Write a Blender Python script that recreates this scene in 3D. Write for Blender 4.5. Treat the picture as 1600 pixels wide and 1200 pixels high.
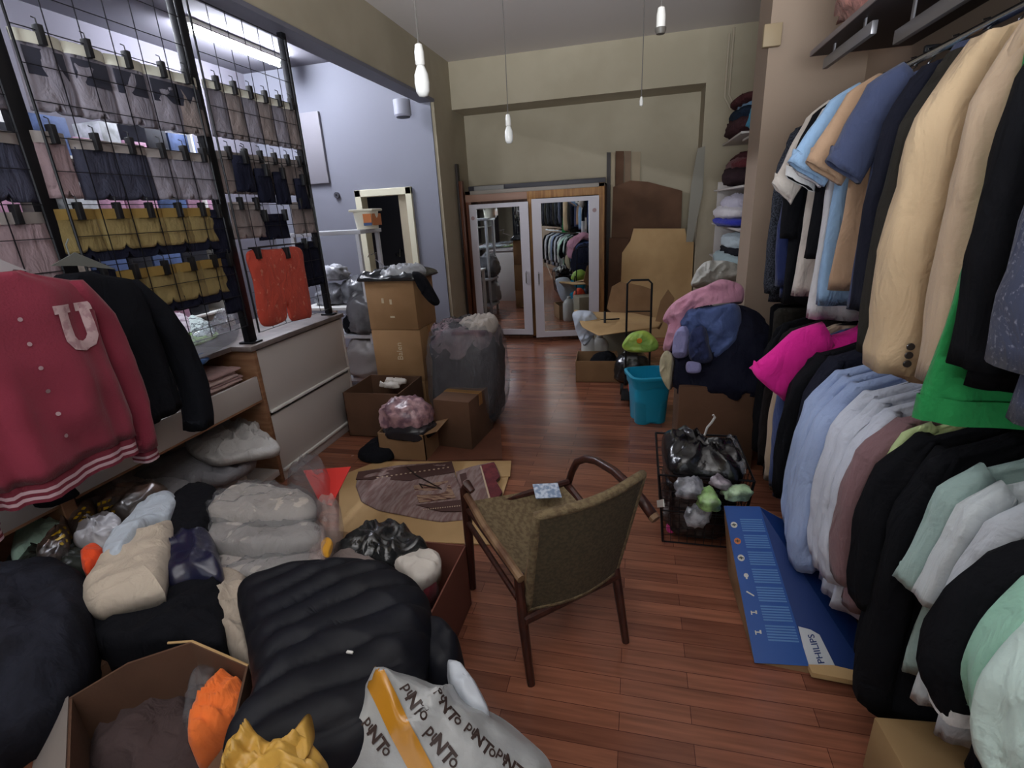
import bpy, bmesh, math, random
from mathutils import Vector, Matrix, noise
from mathutils.bvhtree import BVHTree
for _o in list(bpy.data.objects): bpy.data.objects.remove(_o)
SC = bpy.context.scene
COL = SC.collection
PI = math.pi
# ------------------------------------------------------------------ camera
CAMH = 1.6
F_PX, PITCH, ROLL, YAW = 790.0, 0.32898, -0.05626, -0.25024
_cp, _sp = math.cos(PITCH), math.sin(PITCH)
CF = Vector((math.sin(YAW)*_cp, math.cos(YAW)*_cp, -_sp))
_R = Vector((math.cos(YAW), -math.sin(YAW), 0)); _U = _R.cross(CF)
_c, _s = math.cos(ROLL), math.sin(ROLL)
CR = _R*_c + _U*_s
CU = _U*_c - _R*_s
CO = Vector((0, 0, CAMH))
cam_data = bpy.data.cameras.new('camera')
cam = bpy.data.objects.new('camera', cam_data); COL.objects.link(cam)
cam.matrix_world = Matrix(((CR.x, CU.x, -CF.x, CO.x), (CR.y, CU.y, -CF.y, CO.y), (CR.z, CU.z, -CF.z, CO.z), (0, 0, 0, 1)))
cam_data.sensor_fit = 'HORIZONTAL'; cam_data.sensor_width = 36.0
cam_data.lens = F_PX/1600*36.0
cam_data.clip_start = 0.05
SC.camera = cam
def at(px, py, ax, val):
    """the real point seen at a pixel of the photograph, on the plane x, y or z = val"""
    d = CF*F_PX + CR*(px-800) - CU*(py-600)
    k = 'xyz'.index(ax); t = (val-CO[k])/d[k]
    return CO + d*t
# ------------------------------------------------------------------ colour management, street sky, ceiling fill
SC.view_settings.view_transform = 'Standard'
SC.view_settings.look = 'None'
SC.view_settings.gamma = 1.0
SC.view_settings.use_curve_mapping = False
SC.view_settings.exposure = 1.2
SC.cycles.max_bounces = 7
SC.cycles.diffuse_bounces = 4
SC.cycles.sample_clamp_indirect = 6.0
SC.cycles.transparent_max_bounces = 16
world = bpy.data.worlds.new('overcast_street'); SC.world = world; world.use_nodes = True
_bg = world.node_tree.nodes['Background']
_bg.inputs['Color'].default_value = (0.86, 0.92, 1.0, 1); _bg.inputs['Strength'].default_value = 0.42
def area(name, loc, rot, sx, sy, power, color):
    l = bpy.data.lights.new(name, 'AREA'); l.shape = 'RECTANGLE'; l.size = sx; l.size_y = sy; l.energy = power; l.color = color
    o = bpy.data.objects.new(name, l); COL.objects.link(o); o.location = loc; o.rotation_euler = rot
    return o
# added unseen fill lamp behind the camera, tilted up to brighten the ceiling
_fill = area('ceiling_fill_light', (-0.3, -2.9, 1.5), (PI/2+.58, 0, 0), 2.8, 1.0, 84.0, (0.90, 0.95, 1.0))
_fill.data.spread = math.radians(75)  # narrow spread keeps the added fill off the near floor
# ------------------------------------------------------------------ helpers
def lin(c):
    c = c/255.0
    return c/12.92 if c <= 0.04045 else ((c+0.055)/1.055)**2.4
def rgb(c): return (lin(c[0]), lin(c[1]), lin(c[2]), 1.0)
_M = {}
def mat(name, c, rough=0.8, metal=0.0, bump=None, c2=None, cs=6.0, spec=0.4, stretch=(1, 1, 1), emit=None, sheen=0.0, cut=(0.4, 0.6)):
    """principled surface; c2 = second colour mixed by noise of scale cs; bump = (scale, strength)"""
    if name in _M: return _M[name]
    m = bpy.data.materials.new(name); m.use_nodes = True; _M[name] = m
    nt = m.node_tree; N = nt.nodes; L = nt.links; b = N['Principled BSDF']
    b.inputs['Roughness'].default_value = rough; b.inputs['Metallic'].default_value = metal
    b.inputs['Specular IOR Level'].default_value = spec
    b.inputs['Base Color'].default_value = rgb(c)
    m.diffuse_color = rgb(c)
    if sheen: b.inputs['Sheen Weight'].default_value = sheen
    if c2 or bump:
        tc = N.new('ShaderNodeTexCoord'); mp = N.new('ShaderNodeMapping'); L.new(tc.outputs['Object'], mp.inputs['Vector'])
        mp.inputs['Scale'].default_value = stretch
    if c2:
        nz = N.new('ShaderNodeTexNoise'); nz.inputs['Scale'].default_value = cs; nz.inputs['Detail'].default_value = 4
        L.new(mp.outputs[0], nz.inputs['Vector'])
        r = N.new('ShaderNodeMapRange'); r.inputs['From Min'].default_value = cut[0]; r.inputs['From Max'].default_value = cut[1]
        L.new(nz.outputs['Fac'], r.inputs['Value'])
        mx = N.new('ShaderNodeMix'); mx.data_type = 'RGBA'
        mx.inputs['A'].default_value = rgb(c); mx.inputs['B'].default_value = rgb(c2)
        L.new(r.outputs['Result'], mx.inputs['Factor']); L.new(mx.outputs['Result'], b.inputs['Base Color'])
    if bump:
        nz = N.new('ShaderNodeTexNoise'); nz.inputs['Scale'].default_value = bump[0]; nz.inputs['Detail'].default_value = 5
        L.new(mp.outputs[0], nz.inputs['Vector'])
        bp = N.new('ShaderNodeBump'); bp.inputs['Strength'].default_value = bump[1]; bp.inputs['Distance'].default_value = 0.01
        L.new(nz.outputs['Fac'], bp.inputs['Height']); L.new(bp.outputs['Normal'], b.inputs['Normal'])
    if emit:
        b.inputs['Emission Color'].default_value = rgb(emit[0]); b.inputs['Emission Strength'].default_value = emit[1]
    return m
def cloth(c, name=None, c2=None, cs=200.0, rough=0.95, cut=(0.4, 0.6)):
    """fabric: fine weave plus soft creases in the relief"""
    n = name or 'cloth_%d_%d_%d' % tuple(c)
    if n in _M: return _M[n]
    m = mat(n, c, rough, bump=(90.0, 0.22), c2=c2, cs=cs, spec=0.12, sheen=0.12 if max(c) > 90 else 0.0, cut=cut)
    nt = m.node_tree; N = nt.nodes; L = nt.links; b = N['Principled BSDF']
    fine = b.inputs['Normal'].links[0].from_node
    tc = N.new('ShaderNodeTexCoord'); mp = N.new('ShaderNodeMapping'); mp.inputs['Scale'].default_value = (1.0, 1.0, .45)
    L.new(tc.outputs['Object'], mp.inputs['Vector'])
    nz_ = N.new('ShaderNodeTexNoise'); nz_.inputs['Scale'].default_value = 13.0; nz_.inputs['Detail'].default_value = 3; nz_.inputs['Distortion'].default_value = 1.2
    L.new(mp.outputs[0], nz_.inputs['Vector'])
    bp = N.new('ShaderNodeBump'); bp.inputs['Strength'].default_value = 0.55; bp.inputs['Distance'].default_value = 0.03
    L.new(nz_.outputs['Fac'], bp.inputs['Height']); L.new(bp.outputs['Normal'], fine.inputs['Normal'])
    return m
def clear_film(name, tint=(235, 238, 242), alpha=0.3, rough=0.12, scale=25.0):
    """thin transparent plastic: mostly see-through with glossy creases"""
    if name in _M: return _M[name]
    m = bpy.data.materials.new(name); m.use_nodes = True; _M[name] = m
    nt = m.node_tree; N = nt.nodes; L = nt.links
    for n in list(N):
        if n.type == 'BSDF_PRINCIPLED': N.remove(n)
    out = [n for n in N if n.type == 'OUTPUT_MATERIAL'][0]
    tr = N.new('ShaderNodeBsdfTransparent'); tr.inputs['Color'].default_value = (0.93, 0.94, 0.95, 1)
    pr = N.new('ShaderNodeBsdfPrincipled'); pr.inputs['Base Color'].default_value = rgb(tint); pr.inputs['Roughness'].default_value = rough
    pr.inputs['Specular IOR Level'].default_value = 0.9
    tc = N.new('ShaderNodeTexCoord'); nz = N.new('ShaderNodeTexNoise'); nz.inputs['Scale'].default_value = scale; nz.inputs['Detail'].default_value = 6
    L.new(tc.outputs['Object'], nz.inputs['Vector'])
    bp = N.new('ShaderNodeBump'); bp.inputs['Strength'].default_value = 0.8; bp.inputs['Distance'].default_value = 0.02
    L.new(nz.outputs['Fac'], bp.inputs['Height']); L.new(bp.outputs['Normal'], pr.inputs['Normal'])
    mx = N.new('ShaderNodeMixShader'); mx.inputs[0].default_value = alpha
    L.new(tr.outputs[0], mx.inputs[1]); L.new(pr.outputs[0], mx.inputs[2]); L.new(mx.outputs[0], out.inputs['Surface'])
    return m

ORD = ('leftmost', 'second from the left', 'third from the left', 'fourth from the left', 'fifth from the left', 'sixth from the left')
def nth(i, n): return 'rightmost' if i == n-1 and n > 1 else ORD[i]
class G:
    def __init__(s): s.v = []; s.f = []
    def add(s, v, f):
        k = len(s.v); s.v += [Vector(p) for p in v]; s.f += [tuple(i+k for i in q) for q in f]; return s
    def box(s, x0, x1, y0, y1, z0, z1, M=None):
        v = [Vector((x, y, z)) for z in (z0, z1) for y in (y0, y1) for x in (x0, x1)]
        if M: v = [M @ p for p in v]
        return s.add(v, [(0, 2, 3, 1), (4, 5, 7, 6), (0, 1, 5, 4), (2, 6, 7, 3), (0, 4, 6, 2), (1, 3, 7, 5)])
    def bbox(s, x0, x1, y0, y1, z0, z1, b=0.005, M=None):
        """box with bevelled edges"""
        bm = bmesh.new(); bmesh.ops.create_cube(bm, size=1)
        for q in bm.verts: q.co = Vector(((x0+x1)/2+q.co.x*(x1-x0), (y0+y1)/2+q.co.y*(y1-y0), (z0+z1)/2+q.co.z*(z1-z0)))
        bmesh.ops.bevel(bm, geom=bm.edges[:], offset=min(b, abs(x1-x0)*.4, abs(y1-y0)*.4, abs(z1-z0)*.4), segments=2, affect='EDGES', profile=0.5)
        bm.verts.index_update()
        v = [(M @ q.co) if M else q.co.copy() for q in bm.verts]; f = [tuple(x.index for x in q.verts) for q in bm.faces]; bm.free()
        return s.add(v, f)
    def tube(s, pts, r, n=8, close=False):
        pts = [Vector(p) for p in pts]; m = len(pts); rr = r if isinstance(r, (list, tuple)) else [r]*m
        v = []; f = []; up = None
        for i, p in enumerate(pts):
            a = pts[(i-1) % m] if (i > 0 or close) else p; b = pts[(i+1) % m] if (i < m-1 or close) else p
            t = (b-a).normalized()
            if up is None: up = t.orthogonal().normalized()
            up = (up-t*up.dot(t)).normalized() if (up-t*up.dot(t)).length > 1e-6 else t.orthogonal().normalized()
            w = t.cross(up)
            for k in range(n):
                a_ = 2*PI*k/n; v.append(p+(up*math.cos(a_)+w*math.sin(a_))*rr[i])
        for i in range(m-1 if not close else m):
            j = (i+1) % m
            for k in range(n):
                f.append((i*n+k, i*n+(k+1) % n, j*n+(k+1) % n, j*n+k))
        if not close: f += [tuple(range(n))[::-1], tuple((m-1)*n+k for k in range(n))]
        return s.add(v, f)
    def rings(s, R, cap0=True, cap1=True):
        n = len(R[0]); v = [p for r in R for p in r]; f = []
        for i in range(len(R)-1):
            for k in range(n): f.append((i*n+k, i*n+(k+1) % n, (i+1)*n+(k+1) % n, (i+1)*n+k))
        if cap0: f.append(tuple(range(n))[::-1])
        if cap1: f.append(tuple((len(R)-1)*n+k for k in range(n)))
        return s.add(v, f)
    def lathe(s, prof, c=(0, 0, 0), n=20, cap0=True, cap1=True):
        c = Vector(c)
        return s.rings([[c+Vector((r*math.cos(2*PI*k/n), r*math.sin(2*PI*k/n), z)) for k in range(n)] for r, z in prof], cap0, cap1)
    def slab(s, pts, t):
        """polygon given by points, thickened along the vector t"""
        pts = [Vector(p) for p in pts]; t = Vector(t); n = len(pts)
        return s.add(pts+[p+t for p in pts], [tuple(range(n))[::-1], tuple(range(n, 2*n))]+[(i, (i+1) % n, n+(i+1) % n, n+i) for i in range(n)])
    def patch(s, fn, nu, nv):
        v = [fn(i/nu, j/nv) for j in range(nv+1) for i in range(nu+1)]
        w = nu+1
        return s.add(v, [(j*w+i, j*w+i+1, (j+1)*w+i+1, (j+1)*w+i) for j in range(nv) for i in range(nu)])
def mesh(name, g, m, smooth=None):
    me = bpy.data.meshes.new(name); me.from_pydata([tuple(p) for p in g.v], [], g.f)
    if m: me.materials.append(m)
    bm = bmesh.new(); bm.from_mesh(me); bmesh.ops.recalc_face_normals(bm, faces=bm.faces[:]); bm.to_mesh(me); bm.free()
    if smooth:
        me.polygons.foreach_set('use_smooth', [True]*len(me.polygons))
        if smooth is not True:
            try: me.set_sharp_from_angle(angle=math.radians(smooth))
            except Exception: pass
    me.update(); return me
def thing(name, label, cat, loc=(0, 0, 0), rotz=0.0, group=None):
    o = bpy.data.objects.new(name, None); COL.objects.link(o); o.empty_display_size = 0.1
    o.location = loc; o.rotation_euler = (0, 0, rotz); o['label'] = label; o['category'] = cat
    if group: o['group'] = group
    return o
def wmat(o):
    M = Matrix.Translation(o.location) @ o.rotation_euler.to_matrix().to_4x4() @ Matrix.Diagonal((*o.scale, 1))
    return (wmat(o.parent) @ M) if o.parent else M
def obj(name, g, m, parent=None, smooth=35, label=None, cat=None, group=None, kind=None, world=False):
    """one mesh object. world=True: the points are world points (put into the parent's space here)"""
    g2 = g
    if parent is not None and world:
        Mi = wmat(parent).inverted(); g2 = G(); g2.v = [Mi @ p for p in g.v]; g2.f = g.f
    loc = Vector((0, 0, 0))
    if parent is None:
        xs = [p.x for p in g.v]; ys = [p.y for p in g.v]; zs = [p.z for p in g.v]
        loc = Vector(((min(xs)+max(xs))/2, (min(ys)+max(ys))/2, min(zs)))
        g2 = G(); g2.v = [p-loc for p in g.v]; g2.f = g.f
    o = bpy.data.objects.new(name, mesh(name, g2, m, smooth)); COL.objects.link(o); o.location = loc
    if parent is not None: o.parent = parent
    if label: o['label'] = label
    if cat: o['category'] = cat
    if group: o['group'] = group
    if kind: o['kind'] = kind
    return o
def struct(name, g, m, parent=None, smooth=None):
    return obj(name, g, m, parent, smooth, kind='structure' if parent is None else None, world=parent is not None)
def copy_tree(o, parent=None):
    c = o.copy(); COL.objects.link(c); c.parent = parent
    for ch in list(o.children): copy_tree(ch, c)
    return c
def nz(p, f=1.0, seed=0):
    return noise.noise(Vector((p[0]*f+seed*17.3, p[1]*f-seed*9.1, p[2]*f+seed*5.7)))
def nvec(p):
    p = Vector(p); return Vector((noise.noise(p), noise.noise(p+Vector((31.7, 11.3, -7.1))), noise.noise(p+Vector((-17.9, 47.1, 23.3)))))
def ridge(p, f, seed=0):
    q = Vector(p)*f+Vector((seed*7.7, seed*3.1, -seed*4.3))
    w = nvec(q*0.6)*0.9
    return 1.0-abs(noise.noise(q+w))*2.2
def smooth_loop(pts, n, sharp=False):
    pts = [Vector(p) for p in pts]; m = len(pts); out = []
    if sharp:
        L = [(pts[(i+1) % m]-pts[i]).length for i in range(m)]; T = sum(L); k = 0; acc = 0
        for i in range(n):
            d = T*i/n
            while acc+L[k] < d: acc += L[k]; k += 1
            out.append(pts[k].lerp(pts[(k+1) % m], (d-acc)/max(L[k], 1e-9)))
        return out
    for i in range(n):
        t = i*m/n; k = int(t); u = t-k
        p0, p1, p2, p3 = pts[(k-1) % m], pts[k % m], pts[(k+1) % m], pts[(k+2) % m]
        out.append(0.5*((2*p1)+(p2-p0)*u+(2*p0-5*p1+4*p2-p3)*u*u+(3*p1-p0-3*p2+p3)*u*u*u))
    return out
def puff_geo(pts, th, n=(0, 0, 1), rings=14, seg=84, seed=1, fold=0.012, freq=9.0, e=5.0, q=0.6, sharp=False, apex=(0, 0, 0), under=0.0, along=None, centre=None, wob=0.006):
    """soft filled shape over an outline of points: rounded edge, wrinkles running along `along`; closed below"""
    n = Vector(n).normalized(); B = smooth_loop(pts, seg, sharp); c = Vector(centre) if centre is not None else sum(B, Vector())/len(B)
    apex = Vector(apex); g = G(); R = []
    A = Vector(along).normalized() if along else None
    def wr(p):
        if A: p = p-A*p.dot(A)*0.75
        a = max(0.0, ridge(p, freq, seed)); b = ridge(p, freq*2.3, seed+5)
        return fold*(a*a*1.3-0.5)+fold*0.35*b
    for i in range(1, rings+1):
        r = 1.0-(i/rings)**1.6
        h = th*max(0.0, 1-(r**e))**q
        ring = []
        for b in B:
            p = c+(b-c)*r+apex*(1-r)
            k = min(1.0, (1-r)*5+0.15)
            p = p+n*(h+wr(p)*k)
            p += nvec(p*freq*0.8+Vector((seed, 0, 0)))*wob*k
            ring.append(p)
        R.append(ring)
    base = [b+nvec(b*freq*0.8+Vector((seed, 0, 0)))*wob for b in B]
    low = [c+(b-c)*0.96-n*max(under, 0.003) for b in B]
    top = [c+(b-c)*0.0+apex+n*(th+wr(c+apex)) for b in B[:1]][0]
    R2 = [low, base]+R[:-1]
    g.rings(R2, True, False)
    k = len(g.v); g.v.append(top); s0 = k-len(B)
    for i in range(len(B)): g.f.append((s0+i, s0+(i+1) % len(B), k))
    return g
def puff(name, pts, th, m, label=None, cat=None, group=None, parent=None, **kw):
    return obj(name, puff_geo(pts, th, **kw), m, parent, True, label, cat, group, world=parent is not None)
def lump_geo(c, size, seed=1, fold=0.02, freq=6.0, rot=0.0, flat=0.35, n=40, nm=26, sq=2.6):
    """crumpled rounded lump (cloth, bag): superellipsoid with creases, flattened underneath"""
    c = Vector(c); sx, sy, sz = size; R = []; cr, sr = math.cos(rot), math.sin(rot)
    for j in range(nm+1):
        ph = -PI/2+PI*j/nm; ring = []
        for i in range(n):
            th = 2*PI*i/n
            def se(a): return math.copysign(abs(a)**(2.0/sq), a)
            x = se(math.cos(ph))*se(math.cos(th))*sx; y = se(math.cos(ph))*se(math.sin(th))*sy; z = se(math.sin(ph))*sz
            if z < 0: z *= flat
            p = Vector((x*cr-y*sr, x*sr+y*cr, z))
            w = p+c; d = p.normalized()
            a = ridge(w, freq, seed); b = ridge(w, freq*2.4, seed+3)
            p = p+d*(fold*(a*abs(a)-0.2)+fold*0.4*b)
            if p.z < -sz*flat: p.z = -sz*flat
            p.z += sz*flat
            ring.append(c+p)
        R.append(ring)
    g = G(); g.rings(R[1:-1], True, True); return g
def lump(name, c, size, m, label=None, cat=None, group=None, parent=None, **kw):
    return obj(name, lump_geo(c, size, **kw), m, parent, True, label, cat, group, world=parent is not None)
_TX = {}
def text_geo(s, size=1.0, bold=0.0, depth=0.0):
    """lettering as triangles in the xy plane, centred"""
    k = (s, bold)
    if k not in _TX:
        cu = bpy.data.curves.new('t', 'FONT'); cu.body = s; cu.align_x = 'CENTER'; cu.align_y = 'CENTER'; cu.offset = bold; cu.resolution_u = 3
        o = bpy.data.objects.new('t', cu); COL.objects.link(o)
        dg = bpy.context.evaluated_depsgraph_get(); me = bpy.data.meshes.new_from_object(o.evaluated_get(dg))
        _TX[k] = ([v.co.copy() for v in me.vertices], [tuple(p.vertices) for p in me.polygons])
        bpy.data.objects.remove(o); bpy.data.curves.remove(cu); bpy.data.meshes.remove(me)
    v, f = _TX[k]; g = G(); g.add([p*size for p in v], f)
    return g
def frame_M(o, x, y):
    x = Vector(x).normalized(); y = Vector(y); y = (y-x*y.dot(x)).normalized(); z = x.cross(y)
    return Matrix(((x.x, y.x, z.x, o[0]), (x.y, y.y, z.y, o[1]), (x.z, y.z, z.z, o[2]), (0, 0, 0, 1)))
def xf(g, M):
    h = G(); h.v = [M @ p for p in g.v]; h.f = list(g.f); return h
def px_ray(px, py): return (CF*F_PX + CR*(px-800) - CU*(py-600)).normalized()
def decal_px(px, py, g, px2, py2, surf, off=0.0025):
    """print g on the surface where the pixel (px, py) sees it, its x axis pointing towards (px2, py2)"""
    bv = BVHTree.FromPolygons([tuple(p) for p in surf.v], surf.f)
    h, n, _, _ = bv.ray_cast(CO, px_ray(px, py)); h2, _, _, _ = bv.ray_cast(CO, px_ray(px2, py2))
    if h is None or h2 is None: return None
    ns = Vector()
    for a in range(16):
        q, nn, _, _ = bv.ray_cast(CO, px_ray(px+14*math.cos(a), py+14*math.sin(a)))
        if nn is not None: ns += nn if nn.dot(px_ray(px, py)) < 0 else -nn
    n = ns.normalized(); x = (h2-h); x = (x-n*x.dot(n)).normalized(); y = n.cross(x)
    M = Matrix(((x.x, y.x, n.x, h.x), (x.y, y.y, n.y, h.y), (x.z, y.z, n.z, h.z), (0, 0, 0, 1)))
    o = G(); o.f = list(g.f)
    for p in g.v:
        w = M @ p; hit, _, _, d = bv.ray_cast(w+n*.1, -n)
        o.v.append(hit+n*off if hit is not None and d < .2 else w)
    return o
def onto(g, surf, d, off=0.003):
    """lay the points of g on the surface geometry along direction d"""
    bv = BVHTree.FromPolygons([tuple(p) for p in surf.v], surf.f); d = Vector(d).normalized(); h = G(); h.f = list(g.f)
    for p in g.v:
        hit, nn, _, _ = bv.ray_cast(p-d*0.8, d)
        h.v.append((hit-d*off) if hit else p)
    return h
# ================================================================== THE ROOM
def floor_mat():
    m = bpy.data.materials.new('red_brown_laminate'); m.use_nodes = True; nt = m.node_tree; N = nt.nodes; L = nt.links; b = N['Principled BSDF']
    tc = N.new('ShaderNodeTexCoord'); br = N.new('ShaderNodeTexBrick'); br.offset = 0.37; br.offset_frequency = 2
    br.inputs['Scale'].default_value = 1.0; br.inputs['Brick Width'].default_value = 0.62; br.inputs['Row Height'].default_value = 0.066
    br.inputs['Mortar Size'].default_value = 0.0012; br.inputs['Mortar Smooth'].default_value = 0.3; br.inputs['Bias'].default_value = -0.1
    br.inputs['Color1'].default_value = rgb((146, 94, 72)); br.inputs['Color2'].default_value = rgb((108, 66, 51)); br.inputs['Mortar'].default_value = rgb((78, 42, 34))
    L.new(tc.outputs['Object'], br.inputs['Vector'])
    mp = N.new('ShaderNodeMapping'); mp.inputs['Scale'].default_value = (1.6, 26, 1); L.new(tc.outputs['Object'], mp.inputs['Vector'])
    g = N.new('ShaderNodeTexNoise'); g.inputs['Scale'].default_value = 2.2; g.inputs['Detail'].default_value = 7; L.new(mp.outputs[0], g.inputs['Vector'])
    r = N.new('ShaderNodeMapRange'); r.inputs['From Min'].default_value = 0.3; r.inputs['From Max'].default_value = 0.7; r.inputs['To Min'].default_value = 0.72; r.inputs['To Max'].default_value = 1.18
    L.new(g.outputs['Fac'], r.inputs['Value'])
    mx = N.new('ShaderNodeMix'); mx.data_type = 'RGBA'; mx.blend_type = 'MULTIPLY'; mx.inputs['Factor'].default_value = 1.0
    cmb = N.new('ShaderNodeCombineColor'); 
    for i in range(3): L.new(r.outputs['Result'], cmb.inputs[i])
    L.new(br.outputs['Color'], mx.inputs['A']); L.new(cmb.outputs[0], mx.inputs['B']); L.new(mx.outputs['Result'], b.inputs['Base Color'])
    b.inputs['Roughness'].default_value = 0.28; b.inputs['Specular IOR Level'].default_value = 0.5
    g2 = N.new('ShaderNodeTexNoise'); g2.inputs['Scale'].default_value = 3.0; L.new(tc.outputs['Object'], g2.inputs['Vector'])
    r2 = N.new('ShaderNodeMapRange'); r2.inputs['To Min'].default_value = 0.13; r2.inputs['To Max'].default_value = 0.32; L.new(g2.outputs['Fac'], r2.inputs['Value']); L.new(r2.outputs['Result'], b.inputs['Roughness'])
    bp = N.new('ShaderNodeBump'); bp.inputs['Strength'].default_value = 0.12; bp.inputs['Distance'].default_value = 0.004
    L.new(br.outputs['Fac'], bp.inputs['Height']); bp.invert = True; L.new(bp.outputs['Normal'], b.inputs['Normal'])
    return m
FLOOR = floor_mat()
BEIGE = mat('beige_wall_paint', (170, 160, 139), 0.9, bump=(30, 0.08), c2=(160, 150, 129), cs=1.3)
PINKW = mat('pinkish_beige_wall_paint', (148, 130, 114), 0.9, bump=(30, 0.08))
CEIL = mat('ceiling_paint', (206, 200, 196), 0.95, bump=(20, 0.05))
LILAC = mat('lilac_grey_wall_paint', (124, 126, 138), 0.85, bump=(25, 0.06))
WHITE = mat('white_melamine', (188, 182, 178), 0.45, bump=(6, 0.02))
WHITEB = mat('bright_white_paint', (222, 222, 218), 0.5)
BLACKM = mat('black_powder_coated_metal', (20, 21, 26), 0.45, 0.3)
WOOD = mat('ochre_pine_wood', (160, 116, 66), 0.55, c2=(132, 90, 48), cs=3.0, stretch=(12, 12, 1), bump=(20, 0.1))
WOODR = mat('red_brown_varnished_wood', (112, 70, 50), 0.4, c2=(86, 50, 36), cs=3.0, stretch=(14, 14, 1))
EDGE = mat('beech_edge_band', (150, 112, 84), 0.5, c2=(130, 92, 66), cs=4.0, stretch=(1, 1, 8))
DARKP = mat('dark_plank', (52, 44, 42), 0.6)
CARD = mat('corrugated_cardboard', (146, 114, 82), 0.85, c2=(128, 98, 68), cs=2.5, bump=(60, 0.12))
CARDD = mat('brown_and_shaded_cardboard', (100, 72, 54), 0.9, c2=(84, 60, 44), cs=2.5, bump=(60, 0.12))  # brown board; its dark tone also stands in for shade on low cartons
CARDL = mat('pale_cardboard', (190, 158, 112), 0.85, c2=(172, 140, 96), cs=2.0, bump=(60, 0.1))
TAPE = mat('brown_packing_tape', (150, 112, 66), 0.25)
CHROME = mat('polished_metal', (190, 190, 192), 0.2, 1.0)

struct('floor', G().box(-4.6, 1.3, -3.0, 7.0, -0.1, 0.0), FLOOR)
struct('ceiling_store_room', G().box(-4.6, -2.30, -3.0, 5.9, 3.27, 3.4), mat('grey_store_ceiling_paint', (104, 103, 112), 0.95))
struct('ceiling', G().box(-2.30, 1.3, -3.0, 7.0, 3.28, 3.4), CEIL)
struct('wall_back', G().box(-2.75, 1.4, 6.9, 7.0, 0, 3.28), BEIGE)
struct('wall_right', G().box(1.2, 1.3, -3.0, 3.57, 0, 3.28), PINKW)
struct('wall_right_alcove', G().box(1.3, 1.4, 3.57, 6.9, 0, 3.28), BEIGE)
struct('wall_pillar_right', G().box(0.69, 1.3, 3.57, 3.92, 0, 3.28), PINKW)
struct('wall_niche_return', G().box(0.665, 1.3, 6.45, 6.9, 0, 3.28), BEIGE)
struct('wall_beam_back', G().box(-2.2, 0.665, 6.45, 6.9, 2.78, 3.28), BEIGE)
struct('wall_pillar_left', G().box(-2.75, -2.2, 5.86, 6.9, 0, 3.28), BEIGE)
struct('wall_beam_left', G().box(-2.36, -2.2, -3.0, 5.86, 2.80, 3.28), BEIGE)
struct('trim_1', G().box(-2.36, -2.19, -3.0, 5.86, 2.77, 2.80), mat('grey_beam_edge', (104, 104, 116), 0.6))
struct('wall_light_blocker', G().box(-2.36, -2.2, -3.0, .70, 0, 2.77), BEIGE)  # unseen wall added to keep store room light off the near floor
struct('wall_left', G().box(-4.6, -4.5, -3.0, 6.0, 0, 3.28), mat('dull_grey_wall_paint', (104, 102, 112), .9))
# lilac wall of the store room with its doorway
struct('wall_lilac', G().box(-4.6, -3.26, 5.84, 5.94, 0, 3.28).box(-2.60, -2.235, 5.84, 5.94, 0, 3.28).box(-3.26, -2.60, 5.84, 5.94, 1.87, 3.28), LILAC)
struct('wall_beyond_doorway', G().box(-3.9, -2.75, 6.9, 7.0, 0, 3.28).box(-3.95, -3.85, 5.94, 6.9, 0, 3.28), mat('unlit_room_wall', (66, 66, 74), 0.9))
dr = G(); 
dr.bbox(-3.28, -3.20, 5.80, 5.95, 0, 1.93, .006).bbox(-2.63, -2.555, 5.80, 5.95, 0, 1.93, .006).bbox(-3.28, -2.555, 5.80, 5.95, 1.85, 1.93, .006)
d1 = struct('door_1', dr, mat('cream_door_frame', (214, 210, 186), 0.5))
obj('latch', G().bbox(-2.60, -2.585, 5.785, 5.80, 0.98, 1.08, .003), CHROME, d1, world=True)
# shopfront behind the camera
fw = G().box(-4.6, -1.9, -3.1, -3.0, 0, 3.28).box(1.1, 1.3, -3.1, -3.0, 0, 3.28).box(-1.9, 1.1, -3.1, -3.0, 2.7, 3.28)
struct('wall_front', fw, BEIGE)
wf = G()
for x in (-1.9, -0.4, 1.04): wf.bbox(x, x+.06, -3.08, -3.02, 0, 2.7, .005)
wf.bbox(-1.9, 1.1, -3.08, -3.02, 2.64, 2.7, .005).bbox(-1.9, 1.1, -3.08, -3.02, 0, .3, .005)
struct('window_1', wf, BLACKM)
# lilac wall fittings
p = at(474, 177, 'y', 5.83); q = at(516, 286, 'y', 5.83)
obj('wall_board', G().bbox(p.x-.12, q.x, 5.80, 5.84, q.z, p.z, .004), mat('grey_board', (128, 126, 134), 0.6), label='plain grey board fixed high on the lilac wall behind the wire grid', cat='board')
p = at(527, 305, 'y', 5.83)
g = G(); g.lathe([(0.012, 0), (0.035, 0), (0.035, 0.02), (0.012, 0.02), (0.012, 0.0)], n=16, cap0=False, cap1=False)
obj('cable_outlet', xf(g, frame_M(p, (1, 0, 0), (0, 0, 1))), mat('dark_plastic', (58, 58, 66), .6), label='small round cable hole ring on the lilac wall below the grey board', cat='outlet')
p = at(628, 165, 'y', 5.6)
t = thing('ceiling_speaker', 'small grey cylindrical fitting hanging under the beam by the lilac wall', 'speaker', (p.x, 5.6, 2.77))
obj('housing', G().lathe([(0.075, -0.16), (0.09, -0.14), (0.09, 0.0)], n=24), mat('grey_plastic', (150, 152, 166), .5), t)
obj('grille', G().lathe([(0.07, -0.168), (0.075, -0.16)], n=24), mat('dark_plastic', (58, 58, 66)), t)
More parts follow.
